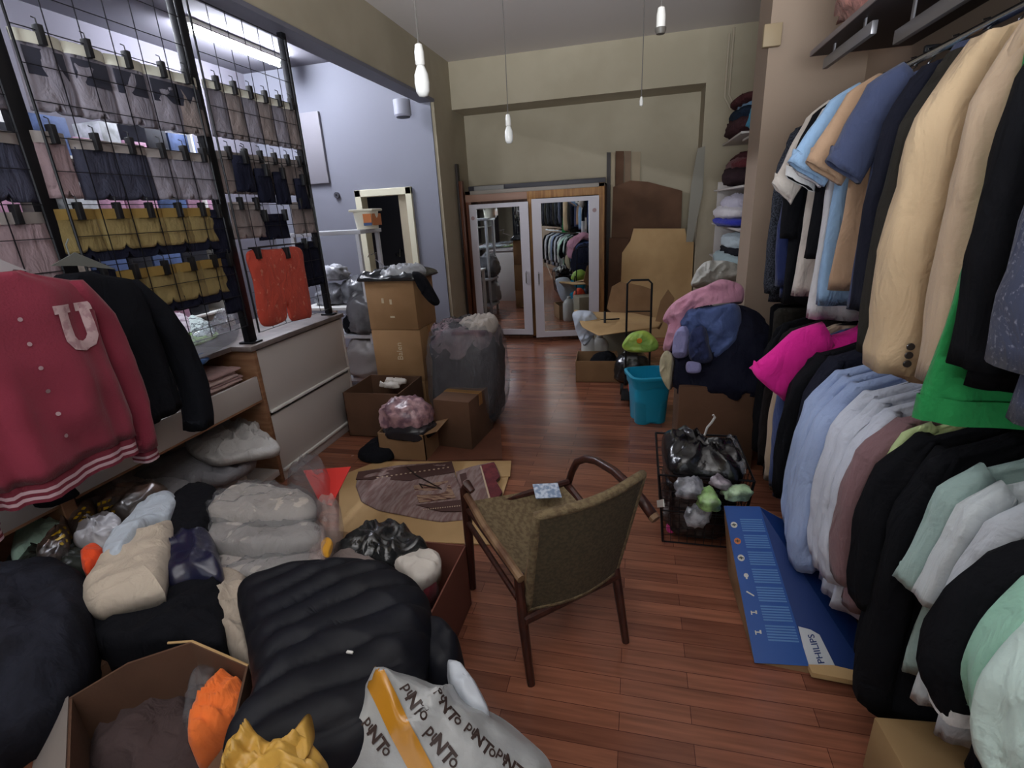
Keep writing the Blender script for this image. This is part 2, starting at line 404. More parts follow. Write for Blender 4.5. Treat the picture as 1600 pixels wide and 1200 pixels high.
# ------------------------------------------------------------------ lamps of the place
def tube_light(x, y, z, L, along, label, power):
    t = thing('tube_light', label, 'tube light', (x, y, z), 0 if along == 'y' else PI/2, 'fluorescent tube lights')
    obj('batten', G().bbox(-.06, .06, -L/2-.03, L/2+.03, -.0, .05, .006), WHITEB, t)
    for s in (-1, 1): obj('end_cap', G().bbox(-.02, .02, s*L/2-.015, s*L/2+.015, -.06, .0, .004), WHITEB, t)
    g = G().tube([(0, -L/2+.015, -.035), (0, L/2-.015, -.035)], .019, 14)
    obj('tube', g, mat('lit_fluorescent_tube_%d' % power, (255, 255, 255), .5, emit=((240, 244, 255), power)), t)
    return t
tube_light(-3.74, 4.85, 3.23, 1.2, 'y', 'lit white tube light on the ceiling behind the wire grid', 165)
tube_light(-3.74, 2.3, 3.23, 1.2, 'y', 'lit tube light on the store room ceiling, nearer one out of view', 85)
tube_light(-3.7, 0.0, 3.23, 1.2, 'y', 'lit tube light on the store room ceiling nearest the shopfront', 25)
BULB = mat('frosted_bulb_glass', (226, 226, 222), 0.25)
WPL = mat('white_plastic', (216, 214, 208), 0.4)
def pendant(px, py, y, label, kind, group='unlit pendant bulbs'):
    c = at(px, py, 'y', y)
    t = thing('pendant_bulb', label, 'light bulb', (c.x, y, c.z), group=group)
    obj('cord', G().tube([(0, 0, .03), (.004, 0, (3.28-c.z)*.5), (0, 0, 3.28-c.z)], .0035, 6), mat('grey_flex', (92, 88, 84), .6), t)
    if kind == 'bare':
        obj('connector', G().lathe([(.006, -.035), (.013, -.03), (.015, 0), (.008, .03)], n=12), WPL, t); return
    obj('socket', G().lathe([(.018, -.05), (.021, -.045), (.021, .0), (.016, .03), (.006, .036)], n=16), WPL, t)
    if kind == 'bulb':
        obj('bulb', G().lathe([(.003, -.176), (.02, -.172), (.03, -.155), (.033, -.12), (.03, -.085), (.02, -.06), (.016, -.05)], n=20), BULB, t, smooth=True)
    else:
        obj('bulb', G().lathe([(.02, -.075), (.026, -.06), (.026, -.05)], n=16), mat('dark_bulb_base', (90, 86, 80), .5), t)
pendant(655, 82, 2.45, 'frosted bulb hanging nearest the left beam in front of the lilac wall', 'bulb')
pendant(794, 186, 4.3, 'frosted bulb hanging low in front of the wardrobe wall', 'bulb')
pendant(1002, 158, 4.5, 'bare cable end with a small white connector hanging near the cross beam', 'bare', None)
pendant(1033, 24, 2.9, 'white lamp holder without a bulb hanging at the top of the picture', 'holder', None)
# junction box and conduit by the right pillar
c = at(1208, 54, 'y', 3.53)
obj('junction_box', G().bbox(c.x-.048, c.x+.045, 3.53, 3.57, c.z-.055, c.z+.055, .004), mat('old_beige_box', (150, 132, 104), .6), label='square beige junction box high on the right pillar', cat='junction box')
cp = G(); cp.tube([(0.86, 6.43, 3.2), (0.86, 6.43, 2.62), (0.93, 6.43, 2.5)], .012, 8).tube([(0.90, 6.43, 3.25), (0.90, 6.43, 2.64), (0.96, 6.43, 2.54)], .012, 8)
obj('cable_conduit', cp, mat('painted_conduit', (172, 160, 140), .6), label='pair of painted cable conduits bending behind the right pillar', cat='conduit')

# ================================================================== LEFT COUNTER
X0 = -2.22
ct = thing('display_counter', 'long white counter with open shelves and two closed front panels under the wire grid', 'counter', (X0, 0, 0))
obj('worktop', G().bbox(-.62, .02, 2.45, 3.47, .895, .925, .004).bbox(-.62, -.12, .72, 2.45, .895, .925, .004), mat('worn_grey_worktop', (120, 110, 106), .5, c2=(100, 90, 88), cs=8), ct)
obj('end_panel', G().bbox(-.6, .0, 3.44, 3.465, 0, .895, .003), WHITE, ct)
obj('partition', G().bbox(-.6, .004, 2.475, 2.505, 0, .895, .003), EDGE, ct, label='partition with a brown edge band')
obj('partition', G().bbox(-.6, .004, 1.285, 1.335, 0, .70, .003), EDGE, ct, label='partition with a brown edge band')
obj('partition', G().bbox(-.6, .004, .72, .75, 0, .895, .003), EDGE, ct)
obj('back_panel', G().box(-.6, -.585, .72, 3.44, .02, .895), WHITE, ct)
for z0, z1 in ((.485, .885), (.075, .455)):
    pn = obj('front_panel', G().bbox(-.02, .0, 2.51, 3.435, z0, z1, .003), WHITE, ct)
    obj('ledge', G().bbox(.0, .018, 2.51, 3.435, z0-.006, z0+.012, .003), WHITEB, pn)
obj('plinth', G().bbox(-.6, .0, 2.51, 3.435, 0, .06, .003), WHITE, ct)
obj('shelf', G().bbox(-.6, -.02, .75, 2.475, .66, .68, .003), WHITE, ct)
for y0, y1 in ((1.34, 2.47), (.75, 1.28)):
    fr = obj('shelf_front', G().bbox(-.02, .0, y0, y1, .585, .735, .003), WHITE, ct)
    obj('edge_band', G().box(-.022, .001, y0, y1, .575, .586), EDGE, fr)
obj('bottom_shelf', G().bbox(-.6, .0, .75, 2.475, .06, .1, .003), WHITE, ct)
# wire grid on black posts standing on the counter
for y, lab in ((3.4, 'thin black post at the far end of the wire grid'), (2.55, 'wide black post between the second and third grid bays'), (1.64, 'wide black post in front of the hanging grey shorts, left in the photo'), (.74, 'black grid post nearest the shopfront')):
    w = .022 if y > 3 else .034
    t = thing('grid_post', lab, 'post', (X0-.06, y, .925), group='black grid posts')
    obj('upright', G().bbox(-.02, .02, -w, w, 0, 1.845, .004), BLACKM, t)
    obj('foot', G().bbox(-.05, .05, -w-.01, w+.01, 0, .012, .003), BLACKM, t)
WIRE = mat('dark_grid_wire', (40, 40, 46), .4, .6)
for y0, y1, z0, lab in ((2.59, 3.37, .98, 'black wire grid panel in the far bay, with the red shorts on it'), (1.69, 2.51, 1.04, 'black wire grid panel in the middle bay, with the yellow shorts on it'), (.79, 1.60, 1.04, 'black wire grid panel in the near bay behind the red jacket')):
    t = thing('wire_grid', lab, 'grid panel', (X0-.02, (y0+y1)/2, z0), group='wire grid panels')
    h = (y1-y0)/2; H = 2.72-z0
    obj('rim', G().tube([(0, -h, 0), (0, h, 0), (0, h, H), (0, -h, H)], .006, 6, close=True), BLACKM, t)
    g = G(); n = 6
    for i in range(1, n): g.tube([(0, -h+2*h*i/n, 0), (0, -h+2*h*i/n, H)], .0022, 4)
    k = int(H/.125)
    for i in range(1, k+1): g.tube([(.003, -h, H-i*.125), (.003, h, H-i*.125)], .0022, 4)
    obj('mesh_wires', g, WIRE, t)

# ------------------------------------------------------------------ shorts clipped on the grid
CLIP = mat('black_clip_plastic', (22, 22, 26), .5)
def shorts_geo(w, h, seed, leg=.35, th=.018):
    def fn(u, v):
        # u across, v down; two-sided sheet closed round the sides
        a = u*2*PI; y = math.sin(a*.5+0)*0
        return None
    g = G(); nu = 14; nv = 14; F = []; 
    for side in (1, -1):
        for j in range(nv+1):
            v = j/nv
            for i in range(nu+1):
                s = i/nu*2-1
                ww = w/2*(1+.10*v)
                zz = -h*v
                if v > 1-leg: ww *= 1.0; zz += .018*(1-min(1, abs(s)/.18))*(v-(1-leg))/leg*1.6
                y = s*ww; edge = math.sqrt(max(0, 1-s*s))**.6
                x = side*th*edge*(.6+.6*v)+(.006*max(0, ridge((y, zz, seed), 9, seed)) if side > 0 else 0)*edge
                F.append((x, y, zz))
    w1 = nu+1; n1 = w1*(nv+1); f = []
    for side in (0, 1):
        for j in range(nv):
            for i in range(nu):
                q = [side*n1+j*w1+i, side*n1+j*w1+i+1, side*n1+(j+1)*w1+i+1, side*n1+(j+1)*w1+i]; f.append(tuple(q if side == 0 else q[::-1]))
    for i in range(nu): f.append((i, i+1, n1+i+1, n1+i)); f.append((nv*w1+i, nv*w1+i+1, n1+nv*w1+i+1, n1+nv*w1+i))
    return g.add(F, f)
_n = [0]
def shorts(y, z, w, h, body, band, label, group, legc=None, x=-.045, tilt=0.0, clips=2):
    _n[0] += 1; sd = _n[0]; rr = random.Random(sd)
    w *= 1.08
    t = thing('shorts', label, 'shorts', (X0+x, y, z), rr.uniform(-.05, .05), group)
    obj('body', shorts_geo(w, h, sd), body, t, smooth=True)
    b = G()
    for sgn in (1,): pass
    b.patch(lambda u, v: Vector((.0225*math.sin(PI*u)**.5+.002, (u*2-1)*w*.505, .004-.042*v)), 12, 2)
    b.patch(lambda u, v: Vector((-.0225*math.sin(PI*u)**.5-.002, (u*2-1)*w*.505, .004-.042*v)), 12, 2)
    obj('waistband', b, band, t, smooth=True)
    if legc:
        l = shorts_geo(w*1.12, h*.42, sd+3, th=.02); l = xf(l, Matrix.Translation((-.002, 0, -h*.82)))
        obj('leg_panel', l, legc, t, smooth=True)
    for k in range(clips):
        yy = (k-.5*(clips-1))*w*.7
        obj('clip', G().bbox(.012, .045, yy-.011, yy+.011, -.04, .03, .003).tube([(.03, yy, .03), (.03, yy, .05), (.012, yy, .058)], .0025, 5), CLIP, t)
    return t
GREY = cloth((150, 146, 158), c2=(130, 127, 140), cs=5)
DKNV = cloth((66, 68, 84), 'dark_slate_cloth')
NAVY = cloth((26, 28, 44), 'navy_cloth', c2=(34, 36, 52), cs=7)
CREAM = mat('translucent_cream_band', (214, 214, 200), .6)
GBAND = mat('dull_grey_band', (150, 144, 142), .7)
PINKG = cloth((158, 138, 144), 'dusty_pink_grey_cloth')
TAUPE = cloth((146, 134, 132), 'taupe_cloth', c2=(124, 116, 116), cs=6)
YEL = cloth((152, 136, 92), 'mustard_yellow_cloth', c2=(136, 120, 78), cs=9)
YBAND = mat('mustard_waistband', (150, 124, 66), .8)
BLK = cloth((22, 23, 28), 'black_cloth')
G1 = 'grey shorts in the top row of the middle bay'
for i, y in enumerate((1.79, 1.97, 2.15, 2.33, 2.47)):
    shorts(y, 2.335, .165, .27, GREY if i != 4 else TAUPE, CREAM, 'grey shorts with a cream waistband, top row of the middle bay, %s' % nth(i, 5), G1, clips=1)
    obj('size_card', G().bbox(X0-.03, X0-.027, y-.075, y+.075, 2.19, 2.285, .001), mat('dark_card', (52, 54, 68), .6), label='dark card over the grey shorts of the top row, %s' % nth(i, 5), cat='card', group='dark cards on the top row')
shorts(1.72, 1.985, .12, .24, PINKG, GBAND, 'narrow dusty pink shorts beside the wide left post, second row', None, clips=1)
for i, y in enumerate((1.89, 2.05)):
    shorts(y, 1.975, .17, .235, DKNV, GBAND, 'dark slate shorts in the second row of the middle bay, %s one' % ('left', 'right')[i], 'dark slate shorts in the second row', clips=1)
for i, y in enumerate((2.21, 2.34, 2.46)):
    shorts(y, 1.97, .14, .225, GREY, GBAND, 'plain grey shorts, second row near the middle post, %s' % nth(i, 3), 'grey shorts in the second row', clips=1)
for i, y in enumerate((1.73, 1.90, 2.06, 2.22, 2.37)):
    shorts(y, 1.70, .155, .17, YEL, YBAND, 'mustard yellow shorts with black legs in the upper yellow row, %s' % nth(i, 5), 'upper row of yellow shorts', legc=NAVY, clips=1)
shorts(2.475, 1.69, .11, .26, NAVY, NAVY, 'navy shorts ending the upper yellow row beside the middle post', None, clips=1)
for i, y in enumerate((1.90, 2.06, 2.22, 2.37)):
    shorts(y, 1.435, .15, .18, YEL, YBAND, 'mustard yellow shorts with black legs in the lower yellow row, %s' % nth(i, 4), 'lower row of yellow shorts', legc=NAVY, clips=1)
shorts(1.75, 1.45, .15, .3, NAVY, NAVY, 'black shorts starting the lower yellow row behind the dark jacket', None, clips=1)
shorts(2.475, 1.43, .12, .3, NAVY, NAVY, 'black shorts ending the lower yellow row beside the middle post', None, clips=1)
# near bay
for i, y in enumerate((1.05, 1.28, 1.50)):
    shorts(y, 2.32, .19, .27, GREY, CREAM, 'grey shorts in the top row of the near bay, %s of three' % nth(i, 3), 'grey shorts of the near bay', clips=1)
    shorts(y, 1.97, .19, .24, DKNV, GBAND, 'dark slate shorts in the second row of the near bay, %s' % nth(i, 3), 'dark shorts of the near bay', clips=1)
    shorts(y, 1.69, .19, .26, PINKG, GBAND, 'dusty pink shorts above the red jacket in the near bay, %s' % nth(i, 3), 'dusty pink shorts of the near bay', clips=1)
# far bay
for i, y in enumerate((2.67, 2.80, 2.93, 3.06, 3.19, 3.31)):
    shorts(y, 2.345, .125, .27, TAUPE if i % 2 else GREY, CREAM, 'light grey shorts, far bay top row, %s' % nth(i, 6), 'top row of the far bay', clips=1)
for i, y in enumerate((2.67, 2.80, 2.93, 3.06, 3.19, 3.31)):
    shorts(y, 2.0, .12, .22, TAUPE, GBAND, 'taupe shorts, second row of the far bay, %s' % nth(i, 6), 'second row of the far bay', clips=1, x=-.06)
for i, (y, w, z) in enumerate(((2.74, .13, 1.98), (2.90, .13, 1.92), (3.06, .11, 1.91), (3.26, .10, 1.88))):
    shorts(y, z, w, .19, NAVY, NAVY, ('navy shorts hung high beside the middle post, second row of far bay', 'left one of two matching navy shorts in the far bay', 'right one of two matching navy shorts in the far bay', 'narrow navy shorts beside the thin end post, second row')[i], 'navy shorts of the far bay', clips=1, x=-.02)
for i, y in enumerate((2.66, 2.79, 3.22, 3.33)):
    shorts(y, 1.73, .115, .2, TAUPE, GBAND, 'taupe shorts in the third row of the far bay, %s' % nth(i, 4), 'third row of the far bay', clips=1)
shorts(2.94, 1.66, .26, .15, NAVY, NAVY, 'wide dark navy garment in the third row above the red shorts', None)
for i, y in enumerate((3.19, 3.31)):
    shorts(y, 1.47, .115, .3, NAVY, NAVY, 'dark navy shorts between the red shorts and the grid end, %s one' % ('left', 'right')[i], 'dark shorts right of the red ones', clips=1)
# the big red shorts
P = [at(*p, 'x', X0+.02) for p in ((386, 394), (430, 389), (468, 387), (476, 420), (487, 488), (478, 497), (455, 501), (449, 482), (444, 478), (446, 500), (420, 510), (404, 500), (395, 440))]
RED = cloth((204, 84, 68), 'orange_red_printed_cloth', c2=(220, 130, 108), cs=28, cut=(.62, .68))
t = thing('shorts', 'orange-red printed shorts with two legs hanging in front of the far bay', 'shorts', (X0+.02, (P[0].y+P[2].y)/2, P[4].z))
obj('body', puff_geo(P, .022, n=(1, 0, 0), fold=.004, freq=12, centre=at(436, 440, 'x', X0+.02)), RED, t, smooth=True, world=True)
for px in (397, 443):
    c = at(px, 394, 'x', X0+.02); obj('clip', G().bbox(c.x-.002, c.x+.04, c.y-.014, c.y+.014, c.z-.04, c.z+.03, .003), CLIP, t, world=True)
obj('hanger_bar', G().tube([at(388, 388, 'x', X0+.035), at(468, 380, 'x', X0+.035)], .005, 6).tube([at(428, 385, 'x', X0+.035), at(427, 372, 'x', X0+.02)], .003, 6), CLIP, t, world=True)
# ================================================================== HANGING GARMENTS
HPL = mat('black_hanger_plastic', (24, 24, 26), .4)
HWH = mat('white_hanger_plastic', (206, 204, 200), .4)
_gs = [100]
def ring_at(cx, cy, z, hw, hd, n, fx, fy=0.0, tilt=0.0):
    R = []
    for k in range(n):
        a = 2*PI*k/n; ca, sa = math.cos(a), math.sin(a)
        x = math.copysign(abs(ca)**.8, ca)*hw; y = math.copysign(abs(sa)**.85, sa)*hd
        dx, dy = fx(a, z)
        R.append(Vector((cx+x+dx, cy+y+dy, z+tilt*ca)))
    return R
def garment(name, label, cat, loc, w=.22, L=.7, d=.045, m=None, sleeve=(.58, .03, .05, .038), collar=None, group=None, rot=0.0, cuff=None, hem=None, flare=1.0, amp=.010, buttons=None, hanger=HPL, seed=None, pants=False, zip_=None, sl_swing=0.0, smat=None, k=7):
    _gs[0] += 1; sd = seed or _gs[0]; rr = random.Random(sd)
    t = thing(name, label, cat, loc, rot, group)
    N = 44; top = -.055
    def fo(a, z):
        tt = min(1, max(0, (-z-.12)/.35)); ph = nz((math.cos(a)*1.2, math.sin(a)*1.2, z*1.6), 1.4, sd)
        pl = max(0.0, 1-abs(nz((math.cos(a)*2.1, math.sin(a)*2.1, z*.9), 1.5, sd+4))*5)
        f = 1.3*amp*(.35+tt)*(.6*math.sin(k*a+sd+3.0*ph)+.8*ph*2+1.1*pl)
        c2 = amp*.5*nz((math.cos(a)*w*4, math.sin(a), z*4), 2.2, sd+2)*2
        return (f*.35*math.cos(a)+nz((0, 0, z*3), 1, sd)*amp*.6*tt, f*math.sin(a)*.9+c2)
    lev = [(0, .055, d*.8), (.012, .075, d*.9), (.03, w*.50, d*.92), (.052, w*.78, d*.95), (.08, w*.93, d), (.12, w*.985, d*1.05), (.17, w*.97, d*1.1)]
    n2 = 13
    for i in range(1, n2+1):
        u = i/n2; lev.append((.17+(L-.17)*u, w*(.955+(flare-.955)*u), d*(1.1+.25*u)))
    if pants: lev = [(0, w*.9, d*.7), (.02, w, d*.8)]+[(L*u/12, w*(1-.1*u/12), d*(.85+.2*u/12)) for u in range(1, 13)]
    R = [ring_at(0, 0, top-a, b, c_, N, fo) for a, b, c_ in lev]
    g = G(); R.append([Vector((p.x*.93, p.y*.8, p.z+.025)) for p in R[-1]]); g.rings(R)
    body = obj('body', g, m, t, smooth=True)
    if hem:
        h = G(); R2 = [[Vector((p.x*1.012, p.y*1.03, p.z-.001+dz)) for p in R[-2]] for dz in (.055, -.004)]
        R2 = [[Vector((p.x, p.y, p.z)) for p in r] for r in R2]; h.rings(R2, False, False); obj('hem_band', h, hem, t, smooth=True)
    if sleeve and not pants:
        sl, out, r0, r1 = sleeve
        for s in (-1, 1):
            S = []; nn = 15
            for i in range(nn+1):
                u = i/nn; z = top-.055-sl*u*math.cos(min(1.2, out*2.2 if sl < .35 else out))
                x = s*(w-.06+min(1, u*5)*.03+ (out*u*(1.0 if sl < .35 else 1-.55*u)*.55 if sl < .35 else out*math.sin(PI*min(1, u*.75))))
                rx = r0*.85*(.4+.6*min(1, u*6))*(1-u)+r1*.9*u; ry = max(d*.85, rx*.75)*(1-.12*u) if sl < .35 else (max(d*.9, rx)*(1-u)+r1*1.05*u)
                def fs(a, zz, s=s): 
                    q = nz((math.cos(a)+s*3, math.sin(a), zz*5), 1.5, sd+7); q2 = nz((s, .3*math.sin(a), zz*14), 1, sd+9)
                    return (q*amp*1.3+q2*.006, q*amp*1.1)
                sw = sl_swing*u*u
                S.append(ring_at(x, -sw+.012*math.sin(u*2.6+sd), z, rx, ry, 20, fs, tilt=(s*.30*r0*0 + (s*out*.22 if sl < .35 else 0))))
            last = S[-1]; c0 = sum(last, Vector())/20
            S.append([c0+(p-c0)*.85+Vector((0, 0, .004)) for p in last]); S.append([c0+(p-c0)*.8+Vector((0, 0, .05)) for p in last])
            o = obj('sleeve', G().rings(S), smat or m, t, smooth=True)
            if cuff:
                cr = [[c0+(p-c0)*1.05+Vector((0, 0, dz)) for p in last] for dz in (.035, -.003)]
                obj('cuff', G().rings(cr, False, False), cuff, o, smooth=True)
            if buttons:
                for b in range(buttons[0]):
                    zc = last[0].z+.035+b*.022
                    px = min(last, key=lambda p: p.y).copy()
                    bb = G().lathe([(.0005, .004), (.0085, .0035), (.0095, 0)], n=12)
                    obj('cuff_button', xf(bb, frame_M((c0.x+s*.012, px.y-.003, zc), (1, 0, 0), (0, 0, 1))), buttons[1], o)
    if collar:
        cm = collar[1]
        if collar[0] == 'shirt':
            cg = G().rings([ring_at(0, 0, top-.03, .085, d*1.1, 24, lambda a, z: (0, 0)), ring_at(0, 0, top+.02, .062, d*.95, 24, lambda a, z: (0, 0)), ring_at(0, 0, top+.022, .05, d*.8, 24, lambda a, z: (0, 0)), ring_at(0, 0, top-.01, .05, d*.75, 24, lambda a, z: (0, 0))], False, False)
            co = obj('collar', cg, cm, t, smooth=True)
            pl = G().bbox(-.014, .014, -d*1.1-.006, -d*1.1+.004, top-min(L, .6), top-.04, .002)
            obj('button_placket', pl, cm, t)
        elif collar[0] == 'rib':
            cg = G().rings([ring_at(0, -.004, top-.02+dz, r_, d*1.02, 24, lambda a, z: (0, 0)) for dz, r_ in ((-.012, .095), (.006, .08), (.018, .07))], False, False)
            obj('neckband', cg, cm, t, smooth=True)
        elif collar[0] == 'lapel':
            for s in (-1, 1):
                obj('lapel', G().slab([(s*.02, -d*1.25, top-.34), (s*.05, -d*1.22, top-.12), (s*.115, -d*1.15, top-.13), (s*.10, -d*1.12, top-.09), (s*.075, -d*.9, top+.0), (s*.04, -d*.9, top+.01)], (0, -.006, 0)), cm, t)
    if zip_: obj('zip', G().box(-.004, .004, -d*1.45, -d*1.0, top-L+.01, top-.03), zip_, t)
    if hanger and not pants:
        h = G().tube([(0, 0, top), (0, 0, top+.03), (.016, 0, top+.045), (.018, 0, top+.06), (.008, 0, top+.074), (-.008, 0, top+.07)], .0025, 6)
        obj('hanger_hook', h, CHROME, t)
        obj('hanger', G().tube([(-w*.85, 0, top-.075), (-.05, 0, top-.008), (0, 0, top+.006), (.05, 0, top-.008), (w*.85, 0, top-.075)], [.006, .008, .009, .008, .006], 8), hanger, t)
    return t
# ------------------------------------------------------------------ jackets hung on the left grid
SR = mat('wine_red_sweat_cloth', (142, 56, 74), .95, bump=(140, .25), spec=.1, sheen=.2)
STRIPE = mat('pinkish_white_rib_stripe', (206, 176, 184), .9)
REDRIB = mat('wine_red_rib', (124, 46, 62), .95, bump=(200, .3))
t = garment('jacket', 'wine-red varsity jacket with a big white letter U hanging at the left', 'jacket', (-1.97, 1.20, 1.56), w=.265, L=.655, d=.075, m=SR, sleeve=(.70, .07, .075, .05), rot=PI/2, amp=.014, flare=.93, k=9, hanger=None)
body = [c for c in t.children if c.name.startswith('body')][0]
bg_ = G(); bg_.v = [v.co.copy() for v in body.data.vertices]; bg_.f = [tuple(p.vertices) for p in body.data.polygons]
# hem rib with two stripes, cuffs with two stripes
def band(surf_rings, m, name, parent): pass
LV = [v.co for v in body.data.vertices]; N = 44; nr = len(LV)//N
hemr = [LV[(nr-2)*N+k].copy() for k in range(N)]
for z0, z1, m_ in ((.0, -.022, REDRIB), (-.022, -.034, STRIPE), (-.034, -.046, REDRIB), (-.046, -.058, STRIPE), (-.058, -.07, REDRIB)):
    obj('hem_stripe' if m_ is STRIPE else 'hem_rib', G().rings([[Vector((p.x*.97, p.y*.97, p.z+z0)) for p in hemr], [Vector((p.x*.965, p.y*.965, p.z+z1)) for p in hemr]], False, False), m_, t, smooth=True)
for sl in [c for c in t.children if c.name.startswith('sleeve')]:
    V = [v.co for v in sl.data.vertices]; last = [V[15*20+k].copy() for k in range(20)]; c0 = sum(last, Vector())/20
    for z0, z1, m_ in ((.004, -.02, REDRIB), (-.02, -.03, STRIPE), (-.03, -.04, REDRIB), (-.04, -.05, STRIPE)):
        obj('cuff_stripe' if m_ is STRIPE else 'cuff_rib', G().rings([[c0+(p-c0)*.9+Vector((0, 0, z0)) for p in last], [c0+(p-c0)*.88+Vector((0, 0, z1)) for p in last]], False, False), m_, sl, smooth=True)
U = [(-.075, .09), (-.012, .09), (-.012, .062), (-.026, .062), (-.026, -.02), (-.018, -.034), (0, -.04), (.018, -.034), (.026, -.02), (.026, .062), (.012, .062), (.012, .09), (.075, .09), (.075, .062), (.062, .062), (.062, -.03), (.045, -.062), (0, -.075), (-.045, -.062), (-.062, -.03), (-.062, .062), (-.075, .062)]
def poly_fine(P, step=.012):
    """fill a 2d outline with small triangles so it can lie on a curved surface"""
    bm = bmesh.new(); vs = [bm.verts.new((x, y, 0)) for x, y in P]; bm.faces.new(vs)
    bmesh.ops.triangulate(bm, faces=bm.faces[:])
    for _ in range(3):
        es = [e for e in bm.edges if e.calc_length() > step*2]
        if not es: break
        bmesh.ops.subdivide_edges(bm, edges=es, cuts=1, use_grid_fill=False); bmesh.ops.triangulate(bm, faces=bm.faces[:])
    bm.verts.index_update(); g = G(); g.v = [v.co.copy() for v in bm.verts]; g.f = [tuple(v.index for v in f.verts) for f in bm.faces]; bm.free(); return g
ug = xf(poly_fine(U), frame_M((.135, -.3, -.27), (1, 0, -.05), (0, 0, 1)))
obj('letter_patch', onto(ug, bg_, (0, 1, 0), .004), mat('worn_white_felt', (214, 186, 190), .95, c2=(186, 150, 156), cs=30, cut=(.5, .6)), t, label='white block letter U patch', smooth=True)
for z in (-.2, -.28, -.36, -.44, -.52, -.60):
    b = G().lathe([(.0005, .006), (.006, .005), (.007, 0)], n=10)
    obj('snap_button', onto(xf(b, frame_M((-.03, -.3, z), (1, 0, 0), (0, 0, 1))), bg_, (0, 1, 0), .004), mat('pale_snap', (190, 160, 166), .4), t)
obj('hanger', G().slab([(-.2, .0, -.09), (-.04, .0, -.03), (.0, 0, .03), (.03, 0, -.02), (.075, -.03, -.062), (.03, -.035, -.05), (.01, -.03, -.085), (-.05, -.02, -.06)], (0, -.006, 0)).tube([(0, 0, .02), (0, 0, .06), (.015, 0, .075), (.0, 0, .09)], .003, 6), mat('grey_white_hanger', (150, 144, 148), .5), t)
t = garment('jacket', 'black jacket hanging behind the red jacket, its sleeve pointing to the counter', 'jacket', (-2.09, 1.53, 1.52), w=.27, L=.66, d=.05, m=cloth((28, 30, 36), 'black_fleece'), sleeve=(.74, .13, .07, .065), rot=PI/2, amp=.01, hanger=None)
obj('hanger', G().slab([(-.08, 0, -.02), (.02, 0, .02), (.16, 0, -.06), (.02, 0, -.03)], (0, -.006, 0)).tube([(0, 0, 0), (0, 0, .05), (.015, 0, .07)], .003, 6), mat('grey_green_hanger', (118, 122, 118), .5), t)

# ------------------------------------------------------------------ things on and in the counter
FILM = clear_film('clear_polybag_film', (150, 152, 158), alpha=.24)
FILM2 = clear_film('milky_polybag_film', (206, 206, 210), .45, .2)
def folded(x0, x1, y0, y1, z, n, mats, label, group, dz=.016, seed=1, cat='folded clothes', name='folded_shirt'):
    rr = random.Random(seed)
    for i in range(n):
        a = rr.uniform(-.02, .02); b = rr.uniform(-.02, .02); h = dz*rr.uniform(.9, 1.2)
        P = [(x0+a, y0+b, z), (x1+a, y0+b+rr.uniform(-.01, .01), z), (x1+a, y1+b, z), (x0+a, y1+b, z)]
        puff(name, P, h, mats[i % len(mats)], label+', %s' % (('bottom' if i == 0 else 'top') if i in (0, n-1) else ('second', 'third', 'fourth', 'fifth', 'sixth', 'seventh')[i-1]+' from below'), cat, group, seed=seed+i, sharp=True, fold=.004, freq=14, e=9, q=.5, seg=56, rings=8, wob=.005)
        z += h*.93
PS = [cloth((196, 168, 164), 'dusty_rose_cloth'), cloth((178, 148, 146), 'rose_brown_cloth'), cloth((206, 180, 176), 'pale_rose_cloth')]
folded(-2.62, -2.3, 2.18, 2.43, .682, 8, PS, 'folded rose shirt, right pile on the counter shelf', 'rose shirts in the right pile', seed=3)
folded(-2.62, -2.29, 1.95, 2.16, .682, 7, PS, 'folded rose shirt, middle pile on the counter shelf', 'rose shirts in the middle pile', seed=9)
folded(-2.62, -2.3, 1.72, 1.92, .682, 6, [cloth((92, 96, 120), 'slate_blue_cloth'), PS[1]], 'folded shirt behind the black sleeve on the counter shelf', 'shirts behind the black sleeve', seed=15)
# clothes on the low shelf
GW = [cloth((182, 180, 178), 'pale_grey_cloth'), cloth((160, 160, 164), 'mid_grey_cloth', c2=(140, 140, 146), cs=5), cloth((196, 188, 180), 'ecru_cloth')]
def px_puff(name, px, ax, val, th, m, label=None, cat=None, group=None, parent=None, **kw):
    return puff(name, [at(a, b, ax, val) for a, b in px], th, m, label, cat, group, parent, **kw)
folded(-2.66, -2.27, 1.5, 1.86, .102, 5, [GW[0], GW[2]], 'folded pale garment, left pile, low counter shelf', 'pale clothes low left', seed=31, dz=.05)
folded(-2.66, -2.26, 1.9, 2.25, .102, 5, [GW[1], GW[0]], 'folded grey garment, right pile, low counter shelf', 'grey clothes low right', seed=41, dz=.055)
px_puff('sweatshirt', ((300, 668), (350, 650), (400, 650), (408, 680), (432, 692), (434, 706), (380, 716), (330, 722), (290, 700)), 'z', .40, .035, GW[0], 'pale grey hooded sweatshirt spilling out of the low shelf', 'sweatshirt', fold=.035, freq=9, under=.03, seed=4, q=.3)
px_puff('trousers', ((262, 712), (330, 700), (395, 712), (392, 728), (350, 748), (300, 752), (240, 745)), 'z', .31, .03, GW[1], 'crumpled grey trousers lying below the sweatshirt on the low shelf', 'trousers', fold=.032, freq=9, under=.04, seed=6, q=.3)
px_puff('t_shirt', ((150, 742), (230, 705), (262, 715), (255, 745), (200, 768), (150, 775)), 'z', .3, .05, GW[2], 'pale cloth half hidden in the dark low shelf behind the packets', 't-shirt', fold=.02, under=.04, seed=8)
px_puff('polybag', ((190, 770), (240, 752), (290, 752), (296, 765), (250, 778), (200, 785)), 'z', .33, .03, GW[1], 'flat grey packet at the foot of the counter by the pile', 'packet', fold=.012, under=.06)
